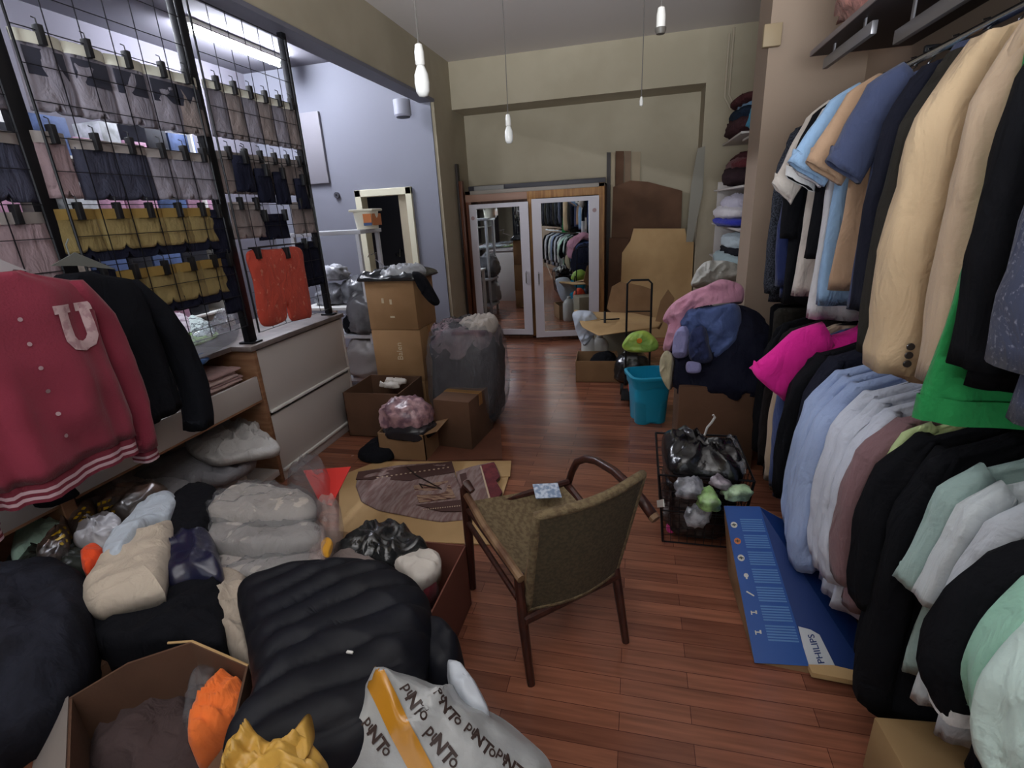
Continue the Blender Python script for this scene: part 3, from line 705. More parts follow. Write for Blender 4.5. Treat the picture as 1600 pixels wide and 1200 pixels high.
# on the counter top behind the bars
px_puff('printed_t_shirt', ((238, 500), (260, 492), (290, 494), (300, 512), (290, 530), (262, 534)), 'z', .95, .03, cloth((150, 128, 142), 'mauve_print_cloth', c2=(206, 196, 204), cs=14), 'mauve printed top lying on the counter behind the grid bars', 't-shirt', fold=.012)
px_puff('printed_t_shirt', ((296, 498), (320, 502), (336, 518), (322, 528), (300, 524)), 'z', .95, .03, cloth((206, 220, 216), 'pale_striped_cloth', c2=(70, 80, 84), cs=22, cut=(.55, .6)), 'white and black patterned top on the counter beside the clear bag', 't-shirt', fold=.012)
px_puff('folded_cloth', ((258, 536), (300, 524), (338, 520), (336, 528), (300, 542), (262, 552)), 'z', .935, .025, cloth((150, 182, 116), 'lime_green_cloth'), 'lime green cloth under the patterned tops on the counter', 'cloth', fold=.008)
px_puff('clear_bag', ((292, 560), (300, 545), (340, 520), (345, 500), (365, 495), (374, 508), (368, 530), (340, 548), (310, 562)), 'z', .935, .09, FILM, 'crumpled clear plastic bag lying on the counter edge', 'plastic bag', fold=.03, freq=12, seed=5)
px_puff('folded_cloth', ((276, 566), (310, 556), (330, 556), (318, 568), (285, 576)), 'z', .90, .02, cloth((52, 84, 128), 'blue_cloth'), 'small blue cloth under the clear bag on the counter', 'cloth', fold=.006)

# ------------------------------------------------------------------ store room shelves behind the grid
sh = thing('storage_shelf', 'tall white shelf full of packages behind the wire grid', 'shelf', (-4.28, 0, 0))
for z in (.35, .8, 1.25, 1.7, 2.15): obj('shelf_board', G().bbox(-.2, .2, -1.2, 4.4, z-.012, z+.012, .003), WHITEB, sh)
for y in (-1.2, .2, 1.6, 3.0, 4.4): obj('upright', G().bbox(-.2, .2, y-.012, y+.012, 0, 2.55, .003), WHITEB, sh)
rr = random.Random(5)
PK = [((206, 210, 216), 'white'), ((84, 104, 150), 'blue'), ((196, 150, 178), 'pink'), ((40, 42, 52), 'black'), ((170, 188, 196), 'pale blue'), ((150, 140, 128), 'taupe')]
for z in (.812, 1.262, 1.712, 2.162):
    y = .8; cnt = {}
    while y < 4.3:
        w = rr.choice((.16, .22, .3)); h = rr.uniform(.14, .34)
        if rr.random() < .9:
            c, nm = rr.choice(PK)
            cnt[nm] = cnt.get(nm, 0)+1
            g = G().bbox(-4.42+rr.uniform(0, .05), -4.12, y, y+w-.01, z, z+h, .005)
            obj('package', g, mat('package_%s' % nm.replace(' ', '_'), c, .6, c2=tuple(int(v*.8) for v in c), cs=12), label='%s package %s on the %s board of the storage shelf, %s of its colour' % (nm, ('lying', 'standing')[h > .24], {.812: 'lowest', 1.262: 'second', 1.712: 'third', 2.162: 'top'}[z], ('first', 'second', 'third', 'fourth', 'fifth', 'sixth', 'seventh')[cnt[nm]-1]), cat='package', group='%s packages on the storage shelf' % nm)
        y += w+.01
# ================================================================== THE HEAP IN FRONT (LEFT)
def carton(name, label, x0, x1, y0, y1, z0, z1, m=CARD, rot=0.0, tape=True, open_=False, flaps=(1, 1, 1, 1), fl=.14, ang=.9, group=None, cat='cardboard box', bottom=True, lean=None):
    cx, cy = (x0+x1)/2, (y0+y1)/2; w, d, h = (x1-x0)/2, (y1-y0)/2, z1-z0
    t = thing(name, label, cat, (cx, cy, z0), rot, group)
    if lean: t.rotation_euler = (lean[0], lean[1], rot)
    if not open_:
        obj('body', G().bbox(-w, w, -d, d, 0, h, .006), m, t)
        if tape:
            g = G().box(-w*1.0-.001, w+.001, -.028, .028, h-.0005, h+.0012).box(-w-.0015, -w, -.028, .028, h-.09, h).box(w, w+.0015, -.028, .028, h-.09, h)
            obj('packing_tape', g, TAPE, t)
            obj('flap_seam', G().box(-w, w, -.0015, .0015, h+.0012, h+.002), mat('dark_seam', (60, 44, 34)), t)
        return t
    k = .006; g = G().box(-w, w, -d, -d+k, 0, h).box(-w, w, d-k, d, 0, h).box(-w, -w+k, -d, d, 0, h).box(w-k, w, -d, d, 0, h).box(-w, w, -d, d, 0, .006)
    obj('body', g, m, t)
    for i, (ax, s) in enumerate((('y', -1), ('x', 1), ('y', 1), ('x', -1))):
        if not flaps[i]: continue
        a = ang if flaps[i] is 1 or flaps[i] == 1 else flaps[i]
        o_, zz = math.cos(a)*fl, math.sin(a)*fl
        if ax == 'y': P = [(-w, s*d, h), (w, s*d, h), (w*.95, s*(d+o_), h+zz), (-w*.95, s*(d+o_), h+zz)]
        else: P = [(s*w, -d, h), (s*w, d, h), (s*(w+o_), d*.95, h+zz), (s*(w+o_), -d*.95, h+zz)]
        obj('flap', G().slab(P, (0, 0, .005)), m, t)
    return t
# cartons that carry the heap
carton('cardboard_box', 'closed carton under the heap of packets beside the counter', -2.08, -1.45, 1.22, 1.72, 0, .36)
carton('cardboard_box', 'closed carton under the grey wrapped packs in the middle of the heap', -1.42, -.98, 1.12, 1.62, 0, .34)
t = carton('cardboard_box', 'brown carton with shoes and white paper at the right end of the heap', -.97, -.66, 1.10, 1.66, 0, .30, m=mat('reddish_brown_carton', (112, 66, 54), .8, bump=(50, .1)), open_=True, flaps=(0, 0, 0, 0))
carton('cardboard_box', 'closed carton under the navy puffer jacket', -.94, -.58, .58, 1.04, 0, .42, m=CARDD)
carton('cardboard_box', 'closed carton under the white printed bag', -.68, -.25, .35, .72, 0, .36, m=CARDD)
carton('cardboard_box', 'closed carton under the black coats at the left edge', -2.1, -1.5, .80, 1.18, 0, .40, m=CARDD)
# open brown carton at the front left
ob = thing('open_cardboard_box', 'big open brown carton at the bottom left with orange cloth inside', 'cardboard box', (-1.2, .6, 0))
BIGB = mat('big_carton_brown', (98, 70, 54), .9, c2=(82, 58, 44), cs=2.0, bump=(60, .12))
b0 = at(108, 1090, 'z', .50); b1 = at(300, 1002, 'z', .53); b2 = at(388, 1040, 'z', .49); b3 = at(100, 1290, 'z', .46); b4 = at(330, 1290, 'z', .46)
def wall4(a, b, zlow=.0, th=.006, shrink=0):
    a = Vector(a); b = Vector(b); n = (b-a).cross(Vector((0, 0, 1))).normalized()*th
    return G().slab([a, b, Vector((b.x, b.y, zlow)), Vector((a.x, a.y, zlow))], n)
bm_ = at(200, 1035, 'z', .53)
g = G()
for a, b in ((b0, bm_), (bm_, b1), (b1, b2), (b2, b4), (b4, b3), (b3, b0)): 
    w = wall4(a, b); g.add(w.v, w.f)
g.slab([(b0.x, b0.y, .01), (b1.x, b1.y, .01), (b2.x, b2.y, .01), (b4.x, b4.y, .01), (b3.x, b3.y, .01)], (0, 0, .006))
obj('body', g, BIGB, ob, world=True)
obj('flap', G().slab([b0, b3, b3+Vector((-.15, -.02, -.12)), b0+Vector((-.16, .0, -.13))], (0, 0, .006)), mat('grey_flap_inside', (132, 124, 120), .85), ob, world=True, label='flap folded out, grey side up')
ec = G().tube([b1+Vector((-.06, -.02, .003)), b1, b2], .0035, 6)
obj('torn_edge', ec, CARDL, ob, world=True)
px_puff('cloth', ((300, 1125), (325, 1075), (355, 1060), (385, 1075), (380, 1110), (345, 1145), (300, 1165)), 'z', .43, .05, cloth((236, 120, 58), 'bright_orange_cloth'), 'bright orange cloth in a clear bag inside the open brown carton', 'cloth', fold=.02, freq=14, seed=3, under=.25)
px_puff('clear_bag', ((288, 1130), (300, 1060), (322, 1035), (345, 1050), (330, 1090), (310, 1140)), 'z', .42, .04, FILM, 'clear bag end sticking up beside the orange cloth', 'plastic bag', fold=.02, freq=14, seed=4, under=.2)
px_puff('cloth', ((150, 1150), (230, 1090), (300, 1100), (370, 1170), (330, 1250), (150, 1250)), 'z', .28, .10, cloth((74, 62, 62), 'dark_taupe_cloth'), 'dark crumpled cloth at the bottom of the open carton', 'cloth', fold=.03, freq=6, seed=5, under=.15)
# left edge black clothes
px_puff('coat', ((-60, 905), (20, 893), (100, 892), (140, 915), (150, 985), (120, 1080), (30, 1150), (-60, 1160)), 'z', .48, .12, cloth((40, 42, 52), 'charcoal_quilt_cloth', c2=(30, 31, 38), cs=6), 'black coat heaped at the left edge behind the open carton', 'coat', fold=.03, freq=5, seed=11, under=.1)
px_puff('trousers', ((150, 935), (230, 915), (340, 905), (352, 960), (345, 1010), (270, 1005), (190, 1015), (140, 1000)), 'z', .45, .05, BLK, 'black trousers under the cream hoodie and in front of it', 'trousers', fold=.02, freq=6, seed=12, under=.3)
px_puff('trousers', ((338, 905), (385, 908), (395, 950), (392, 1030), (355, 1015), (342, 960)), 'z', .40, .07, cloth((176, 164, 150), 'beige_cotton_cloth'), 'beige cotton garment hanging down between black trousers and puffer jacket', 'trousers', fold=.02, freq=8, seed=13, under=.3)
# printed packets at the back
MINT = cloth((172, 206, 190), 'mint_green_cloth')
px_puff('shirt_packet', ((18, 862), (35, 835), (70, 812), (112, 806), (108, 830), (60, 862), (25, 880)), 'z', .46, .05, MINT, 'mint green shirt in a polybag at the back left of the heap', 'packet', fold=.012, freq=9, seed=14, under=.1)
CAMO = mat('brown_printed_packet', (112, 88, 76), .3, c2=(62, 54, 50), cs=9, bump=(14, .5), spec=.7)
YEL2 = mat('yellow_lettering', (196, 160, 30), .5)
def packet(name, px, z, th, m, label, group, marks, ang):
    P = [at(a, b, 'z', z) for a, b in px]
    t = thing(name, label, 'packet', sum(P, Vector())/len(P), 0, group)
    gg = puff_geo(P, th, fold=.014, freq=10, under=.05, seed=int(px[0][0]))
    obj('package', gg, m, t, smooth=True, world=True)
    for k, (mx, my, w) in enumerate(marks):
        for rw in range(3):
            for cl in range(3):
                tg = poly_fine([(-.009, -.006), (.009, -.006), (.011, .004), (-.006, .007)], .008)
                ca, sa = math.cos(ang), math.sin(ang); dx, dy = (cl-1)*9, (rw-1)*9
                tg = decal_px(mx+dx*ca+dy*sa, my-dx*sa+dy*ca, tg, mx+dx*ca+dy*sa+4*ca, my-dx*sa+dy*ca-4*sa, gg, .003)
                if tg: obj('yellow_print', tg, YEL2, t, world=True)
    return t
packet('shirt_packet', ((60, 868), (95, 838), (112, 812), (112, 850), (100, 882), (70, 898)), .47, .06, CAMO, 'brown patterned packet with yellow print, leftmost of the three', 'brown packets', ((98, 838, .035),), .6)
packet('shirt_packet', ((104, 830), (120, 800), (146, 786), (152, 806), (146, 832), (118, 838)), .47, .06, CAMO, 'brown patterned packet with yellow print, middle of the three', 'brown packets', ((132, 808, .04),), .9)
packet('shirt_packet', ((152, 800), (160, 780), (200, 768), (250, 762), (262, 772), (215, 812), (160, 812)), .46, .06, CAMO, 'brown patterned packet with yellow print, rightmost behind the white tee', 'brown packets', ((166, 794, .04),), .3)
px_puff('bag', ((10, 905), (20, 870), (70, 870), (120, 850), (170, 840), (200, 880), (150, 905), (60, 915)), 'z', .42, .06, mat('dark_green_film', (48, 52, 48), .25, bump=(20, .4)), 'dark crumpled plastic packet under the brown printed ones', 'packet', fold=.02, freq=8, seed=21, under=.2)
px_puff('plastic_bag', ((116, 848), (130, 820), (155, 808), (190, 812), (180, 845), (150, 860)), 'z', .48, .04, mat('grey_white_plastic', (178, 176, 180), .35, bump=(20, .3)), 'small white plastic bag between the packets and the light blue tee', 'plastic bag', fold=.018, freq=12, seed=22, under=.06)
CRM = cloth((196, 184, 168), 'cream_fleece_cloth')
px_puff('hoodie', ((128, 940), (140, 905), (170, 870), (200, 845), (232, 832), (272, 818), (268, 860), (258, 920), (250, 930), (180, 950), (150, 958)), 'z', .53, .055, CRM, 'folded cream fleece hoodie on top of the heap', 'hoodie', fold=.014, freq=6, seed=23, under=.04, along=(.6, .8, 0))
px_puff('t_shirt', ((160, 862), (180, 835), (215, 800), (250, 772), (268, 770), (276, 785), (262, 808), (240, 815), (215, 840), (190, 868), (172, 872)), 'z', .57, .035, cloth((190, 202, 216), 'pale_blue_white_cloth'), 'pale blue-white t-shirt folded in a strip across the heap', 't-shirt', fold=.012, freq=8, seed=24, under=.08, along=(.6, .8, 0))
px_puff('sock_pair', ((128, 880), (132, 862), (150, 855), (166, 866), (150, 882), (134, 892)), 'z', .54, .03, cloth((232, 82, 44), 'vivid_orange_cloth'), 'small vivid orange cloth beside the cream hoodie', 'cloth', fold=.01, freq=12, seed=25, under=.08)
px_puff('sweater', ((268, 800), (278, 775), (330, 768), (348, 785), (335, 815), (318, 842), (285, 850), (266, 840)), 'z', .5, .07, BLK, 'black sweater folded behind the cream hoodie', 'sweater', fold=.016, freq=6, seed=26, under=.1)
px_puff('jacket_packet', ((262, 850), (300, 838), (330, 840), (345, 880), (345, 905), (300, 912), (265, 920), (255, 890)), 'z', .48, .06, mat('navy_film_cloth', (30, 32, 60), .3, bump=(14, .4), spec=.7), 'navy blue garment in shiny film between hoodie and grey packs', 'packet', fold=.02, freq=8, seed=27, under=.1)
c = at(355, 772, 'z', .52)
t = thing('coat_hanger', 'white plastic hanger lying behind the grey wrapped packs', 'hanger', c)
obj('hook', G().tube([at(a, b, 'z', .56) for a, b in ((345, 775), (355, 765), (366, 760), (374, 764), (372, 770))], .004, 6), HWH, t, world=True)
obj('shoulder_bar', puff_geo([at(a, b, 'z', .54) for a, b in ((326, 773), (340, 777), (352, 775), (345, 786), (332, 784))], .012, under=.01, fold=.001), HWH, t, smooth=True, world=True)
# grey packs in clear polybags
GP = cloth((172, 166, 162), 'warm_grey_knit')
def wrapped(px, z, th, m, label, seed):
    P = [at(a, b, 'z', z) for a, b in px]
    t = thing('shirt_packet', label, 'packet', sum(P, Vector())/len(P), 0, 'grey shirts in clear polybags')
    obj('folded_shirt', puff_geo(P, th, fold=.012, freq=7, under=.04, seed=seed, e=7), m, t, smooth=True, world=True)
    c = sum(P, Vector())/len(P); P2 = [c+(p-c)*1.07+Vector((0, 0, .0)) for p in P]
    obj('polybag', puff_geo(P2, th+.012, fold=.016, freq=12, under=.02, seed=seed+1, e=7), FILM, t, smooth=True, world=True)
wrapped(((330, 905), (345, 872), (400, 868), (470, 862), (500, 872), (496, 900), (440, 913), (370, 912)), .40, .05, GP, 'grey shirt in a clear polybag, lowest pack of the stack', 31)
wrapped(((300, 838), (330, 815), (380, 815), (440, 820), (496, 822), (498, 850), (430, 866), (380, 868), (335, 860)), .46, .05, GP, 'grey shirt in a clear polybag pointing left, middle of the stack', 33)
wrapped(((322, 808), (345, 778), (380, 765), (430, 768), (485, 778), (492, 805), (440, 818), (370, 815)), .52, .045, cloth((188, 180, 172), 'light_warm_grey_knit'), 'light grey shirt in a clear polybag, top pack of the stack', 35)
px_puff('clear_bag', ((492, 800), (520, 782), (534, 800), (530, 838), (518, 850), (512, 885), (492, 902), (482, 880), (496, 840)), 'z', .42, .06, clear_film('pinkish_clear_film', (220, 196, 190), .3), 'clear bag with a yellow corner right of the grey packs', 'plastic bag', fold=.03, freq=11, seed=37, under=.06)
px_puff('cloth', ((502, 850), (512, 842), (520, 850), (514, 870), (503, 866)), 'z', .46, .02, cloth((214, 156, 50), 'amber_cloth'), 'small amber yellow cloth in the clear bag right of the grey packs', 'cloth', fold=.005)
px_puff('clear_bag', ((450, 762), (470, 742), (500, 735), (515, 750), (512, 775), (490, 785), (462, 775)), 'z', .40, .10, FILM, 'clear crumpled film behind the grey packs at the red card', 'plastic bag', fold=.035, freq=12, seed=38, under=.06)
obj('red_card', G().slab([at(474, 735, 'z', .42), at(548, 729, 'z', .42), at(518, 790, 'z', .38), at(498, 782, 'z', .38)], (0, 0, -.004)), mat('red_card', (226, 58, 52), .5), label='flat red card lying between the clear bags and the floor cardboard', cat='card')
# right end of heap: shoes and paper
px_puff('bag', ((515, 880), (540, 850), (575, 832), (610, 828), (650, 842), (670, 862), (640, 878), (600, 890), (560, 885), (535, 893)), 'z', .31, .07, mat('black_glossy_film', (34, 36, 38), .2, bump=(18, .6), spec=.8), 'black shiny plastic bag in the reddish carton behind the puffer jacket', 'plastic bag', fold=.03, freq=9, seed=41, under=.1)
px_puff('paper_pad', ((612, 872), (655, 862), (684, 864), (688, 885), (672, 905), (650, 910), (632, 895)), 'z', .32, .03, mat('crumpled_white_paper', (206, 200, 192), .6, bump=(10, .4), c2=(150, 120, 120), cs=9, cut=(.62, .7)), 'white wrapped packet at the right end of the reddish carton', 'packet', fold=.01, freq=12, seed=42, under=.06)
px_puff('cloth', ((512, 895), (520, 875), (548, 866), (580, 878), (598, 888), (560, 900)), 'z', .34, .03, cloth((128, 116, 112), 'grey_brown_cloth'), 'grey-brown cloth under the black bag beside the puffer', 'cloth', fold=.01, seed=43, under=.08)
px_puff('cloth', ((645, 905), (680, 895), (680, 912), (660, 922)), 'z', .28, .04, cloth((110, 40, 50), 'dark_red_cloth'), 'small dark red cloth at the carton corner by the puffer', 'cloth', fold=.008, seed=44, under=.1)
# navy puffer jacket: quilted channels across
PUF = mat('navy_puffer_nylon', (13, 16, 27), .6, c2=(10, 12, 21), cs=5, bump=(20, .2), spec=.3)
PP = [at(a, b, 'z', .50) for a, b in ((374, 930), (420, 912), (500, 898), (570, 894), (625, 908), (668, 940), (676, 990), (668, 1040), (640, 1120), (560, 1200), (440, 1230), (350, 1200), (395, 1110), (388, 1020))]
pg = puff_geo(PP, .10, rings=40, seg=150, fold=.010, freq=5, e=6, q=.5, under=.1, seed=51, along=(1, -.25, 0))
qa = at(388, 930, 'z', .5); qb = at(420, 1180, 'z', .5); qd = (qb-qa).normalized(); 
for p in pg.v:
    s = (p-qa).dot(qd)+.012*math.sin(p.x*14)+.02*nz(p, 4, 3); ph = (s/.082) % 1.0
    if p.z > .47: p.z += .019*(abs(math.sin(ph*PI))**.6-.6)
t = thing('puffer_jacket', 'navy blue quilted puffer jacket spread over the front of the heap', 'jacket', sum(PP, Vector())/len(PP))
obj('quilted_body', pg, PUF, t, smooth=True, world=True)
sp = [at(a, b, 'z', .40) for a, b in ((655, 1005), (690, 1003), (718, 1022), (728, 1060), (712, 1090), (670, 1085), (640, 1050))]
obj('sleeve', puff_geo(sp, .12, fold=.012, freq=7, under=.1, seed=52), PUF, t, smooth=True, world=True, label='sleeve rolled up at the right')
tg = at(548, 1026, 'z', .6)
obj('size_tag', G().box(tg.x-.008, tg.x+.008, tg.y-.003, tg.y+.003, .612, .616), WHITEB, t, world=True)
# white printed plastic bag with amber tape
BAGM = mat('white_printed_plastic', (166, 168, 168), .38, bump=(16, .55), spec=.6)
bp_ = [at(a, b, 'z', .40) for a, b in ((492, 1200), (540, 1120), (600, 1080), (680, 1080), (760, 1110), (820, 1150), (862, 1200), (850, 1290), (660, 1330), (500, 1300))]
ap = at(598, 1030, 'z', .68); cc = at(660, 1180, 'z', .40)
bgx = puff_geo(bp_, .17, rings=34, seg=120, fold=.024, freq=6.5, e=1.35, q=.95, under=.05, seed=61, centre=cc, apex=(ap-cc)*.5*Vector((1, 1, 0)) if False else Vector(((ap.x-cc.x)*.9, (ap.y-cc.y)*.9, .08)), wob=.012)
t = thing('printed_plastic_bag', 'white plastic bag printed with dark words, amber tape over it, at the bottom', 'plastic bag', cc)
obj('bag', bgx, BAGM, t, smooth=True, world=True)
INK = mat('dark_brown_ink', (58, 44, 40), .5)
for px, py, w, an in ((664, 1042, .05, -.75), (650, 1098, .05, -.9), (700, 1105, .05, -.95), (590, 1150, .05, -.95), (692, 1165, .055, -.95), (752, 1155, .05, -.85), (742, 1078, .04, .45), (800, 1195, .05, -.8)):
    w *= .8; tgx = text_geo('pu    o', w*.8, .015); bx = text_geo('NT', w*.95, .035)
    gg = G(); gg.add(tgx.v, tgx.f); gg.add([p+Vector((w*.12, -w*.1, 0)) for p in bx.v], bx.f)
    gg = decal_px(px, py, gg, px+12*math.cos(an), py-12*math.sin(an), bgx)
    if gg: obj('printed_word', gg, INK, t, world=True)
def strip_on(px, w, surf, m, name, parent, off=.004, n=26):
    P = [Vector((a, b, 0)) for a, b in px]; L_ = []; bv = BVHTree.FromPolygons([tuple(p) for p in surf.v], surf.f)
    for i in range(n+1):
        u = i/n*(len(P)-1); k = min(int(u), len(P)-2); L_.append(P[k].lerp(P[k+1], u-k))
    g = G(); V = []
    for i, p in enumerate(L_):
        d = (L_[min(i+1, n)]-L_[max(i-1, 0)]).normalized(); s = Vector((-d.y, d.x, 0))
        for j in range(7):
            q = p+s*(j/6-.5)*w; r_ = px_ray(q.x, q.y); h_, _, _, _ = bv.ray_cast(CO, r_)
            V.append(h_-r_*off if h_ is not None else at(q.x, q.y, 'z', .42))
    g.add(V, [(i*7+j, i*7+j+1, (i+1)*7+j+1, (i+1)*7+j) for i in range(n) for j in range(6)])
    return obj(name, g, m, parent, smooth=True, world=True)
strip_on(((574, 1024), (582, 1050), (602, 1090), (625, 1140), (665, 1215)), 36, bgx, mat('amber_packing_tape', (190, 132, 40), .2, spec=.7), 'packing_tape', t)
px_puff('plastic_bag', ((700, 1040), (722, 1052), (750, 1085), (765, 1120), (735, 1118), (706, 1080)), 'z', .47, .05, mat('white_bag_plastic', (190, 196, 204), .35, bump=(16, .4)), 'second white bag peeping out behind the printed bag at its right', 'plastic bag', fold=.012, freq=9, seed=63, under=.1)
YB = mat('yellow_bag_film', (196, 154, 72), .35, bump=(18, .5))
t = thing('yellow_bag', 'crumpled yellow plastic bag at the bottom edge of the photo', 'plastic bag', at(430, 1190, 'z', .45))
obj('bag', puff_geo([at(a, b, 'z', .63) for a, b in ((350, 1180), (372, 1158), (420, 1165), (470, 1170), (510, 1195), (500, 1260), (380, 1270), (345, 1240))], .05, fold=.035, freq=13, under=.06, seed=64), YB, t, smooth=True, world=True)
kq = [at(a, b, 'z', .68) for a, b in ((438, 1180), (466, 1134), (478, 1136), (480, 1180))]
obj('knotted_corner', puff_geo(kq, .02, n=-CF, fold=.006, freq=14, seg=40, under=.03), YB, t, smooth=True, world=True)

# ================================================================== FLOOR THINGS IN THE MIDDLE
t = thing('flattened_cardboard', 'flattened pale carton lying on the floor under the rug pieces', 'cardboard', at(660, 780, 'z', 0))
obj('sheet', G().slab([at(a, b, 'z', .004) for a, b in ((530, 745), (590, 722), (700, 722), (798, 721), (795, 745), (778, 800), (768, 852), (530, 842))], (0, 0, .006)), CARDL, t, world=True)
obj('flap', G().slab([at(a, b, 'z', .012) for a, b in ((775, 721), (799, 721), (797, 745), (772, 746))], (0, 0, .004)), CARDL, t, world=True)
RUG = mat('beige_kilim', (150, 122, 100), .95, c2=(92, 58, 50), cs=14, stretch=(1, 5, 1), bump=(120, .3), cut=(.5, .56))
RUG2 = mat('greyed_kilim', (140, 122, 118), .95, c2=(118, 92, 88), cs=10, stretch=(5, 1, 1), bump=(120, .3))
RUGR = mat('wine_red_kilim', (112, 48, 52), .95, c2=(92, 38, 44), cs=20, bump=(120, .3))
DARKT = mat('dark_brown_stripe', (74, 50, 46), .95); DOT = mat('cream_woven_dots', (188, 166, 142), .95)
t = thing('rug', 'beige patterned rug piece with dark borders on the floor cardboard', 'rug', at(640, 770, 'z', .01))
obj('woven_field', puff_geo([at(a, b, 'z', .012) for a, b in ((556, 760), (560, 738), (620, 728), (705, 722), (712, 740), (730, 790), (732, 812), (690, 816), (640, 808), (590, 798), (565, 785))], .012, sharp=True, fold=.008, freq=5, e=12, q=.4, under=.004, seed=71), RUG2, t, smooth=True, world=True)
def plank(px, z, h): return G().slab([at(a, b, 'z', z) for a, b in px], (0, 0, h))
obj('dark_border', plank(((556, 750), (560, 738), (706, 722), (711, 738), (640, 752)), .022, .006), DARKT, t, world=True)
obj('dark_border', plank(((650, 790), (720, 782), (728, 800), (690, 800)), .022, .006), DARKT, t, world=True)
dg_ = G()
for i in range(16):
    a = i/15; c = at(590+110*a, 746-16*a, 'z', .031); dg_.box(c.x-.006, c.x+.006, c.y-.005, c.y+.005, .029, .031)
    c = at(662+56*a, 796-6*a, 'z', .031); dg_.box(c.x-.003, c.x+.003, c.y-.004, c.y+.004, .029, .031)
obj('dotted_line', dg_, DOT, t, world=True)
obj('pale_square', plank(((646, 760), (700, 752), (712, 778), (655, 786)), .024, .005), RUG, t, world=True)
t = thing('rug', 'red and grey striped rug piece with a torn edge beside the chair', 'rug', at(755, 765, 'z', .02))
obj('woven_field', puff_geo([at(a, b, 'z', .03) for a, b in ((712, 738), (735, 730), (772, 722), (782, 745), (775, 752), (786, 770), (778, 778), (792, 795), (780, 802), (742, 808), (722, 770))], .012, sharp=True, fold=.006, freq=6, e=12, q=.4, under=.02, seed=72), RUG2, t, smooth=True, world=True)
obj('red_stripe', plank(((752, 728), (772, 723), (781, 745), (775, 752), (785, 770), (778, 778), (791, 795), (772, 803), (762, 770)), .043, .005), RUGR, t, world=True)
obj('red_stripe', plank(((718, 742), (728, 739), (742, 800), (733, 802)), .043, .004), DARKT, t, world=True)
obj('white_line', plank(((750, 729), (752, 728), (773, 803), (770, 804)), .046, .004), DOT, t, world=True)
obj('cord', G().tube([at(a, b, 'z', .035) for a, b in ((636, 730), (650, 742), (668, 752), (690, 764), (655, 756), (660, 762))], .004, 6), mat('dark_cord', (46, 34, 30)), label='short dark cord lying on the beige rug', cat='cord')
obj('cardboard_sheet', G().slab([at(a, b, 'z', .003) for a, b in ((640, 722), (785, 718), (781, 645), (700, 640))], (0, 0, .008)), mat('red_brown_board', (106, 66, 50), .6, c2=(92, 56, 42), cs=3), label='reddish brown board on the floor in front of the big clear bag', cat='board')
for k, x in enumerate((722, 746)):
    c = at(x, 676, 'z', .012)
    t = thing('slipper', 'dark slipper on the reddish board, %s of the pair' % ('left' if k == 0 else 'right'), 'slipper', c, .1, 'pair of slippers')
    S = [(-.04, -.12, 0), (.03, -.125, 0), (.045, -.03, 0), (.05, .08, 0), (.02, .125, 0), (-.025, .12, 0), (-.048, .04, 0)]
    obj('sole', puff_geo(S, .02, fold=.001, e=9, under=.0, seg=40, rings=6, wob=0), mat('dark_rubber', (36, 30, 30), .6), t, smooth=True)
    obj('strap', G().patch(lambda u, v: Vector((.048*math.cos(PI*u), .02+.07*v, .018+.045*math.sin(PI*u))), 12, 3), mat('dark_leather', (44, 34, 34), .6), t, smooth=True)
carton('cardboard_box', 'small open carton with the pink bundle on it', -1.72, -1.37, 2.88, 3.17, 0, .20, open_=True, flaps=(0, .3, 0, 0), fl=.1, m=CARD)
lump('bundle', (-1.55, 3.02, .19), (.17, .13, .14), mat('pink_floral_in_film', (190, 152, 156), .35, c2=(120, 90, 104), cs=18, bump=(18, .4), spec=.7), 'pink patterned bundle in clear film on the small carton', 'bundle', fold=.025, freq=10, seed=81, flat=.5)
lump('bag', (-1.52, 3.0, .14), (.18, .13, .09), mat('dark_shiny_film', (40, 38, 42), .2, bump=(18, .5)), 'dark shiny bag under the pink bundle', 'plastic bag', fold=.02, freq=9, seed=82)
carton('cardboard_box', 'closed carton with light tape, behind the small open one', -1.36, -1.08, 3.1, 3.5, 0, .37, m=CARDD, rot=-.12)  # darker board colour stands in for the shade of the counter
carton('cardboard_box', 'wide dark open carton with white scraps in front of the tall box stack', -2.16, -1.70, 3.22, 3.66, 0, .36, m=CARDD, open_=True, flaps=(0, 0, 0, 0))
rr = random.Random(9)
for i in range(5):
    P = at(600+rr.uniform(-25, 30), 606+rr.uniform(-8, 8), 'z', .33)
    lump('paper_scrap', P, (rr.uniform(.03, .06), .03, .025), mat('crumpled_white_paper', (206, 200, 192)), 'white paper scrap in the wide dark carton, %s' % nth(i, 5), 'paper', 'white scraps in the dark carton', fold=.02, freq=20, seed=i+90, n=14, nm=8)
lump('shoe_bag', (-1.75, 2.95, .0), (.13, .16, .07), BLK, 'black cloth bag on the floor left of the small carton', 'bag', fold=.02, seed=96)
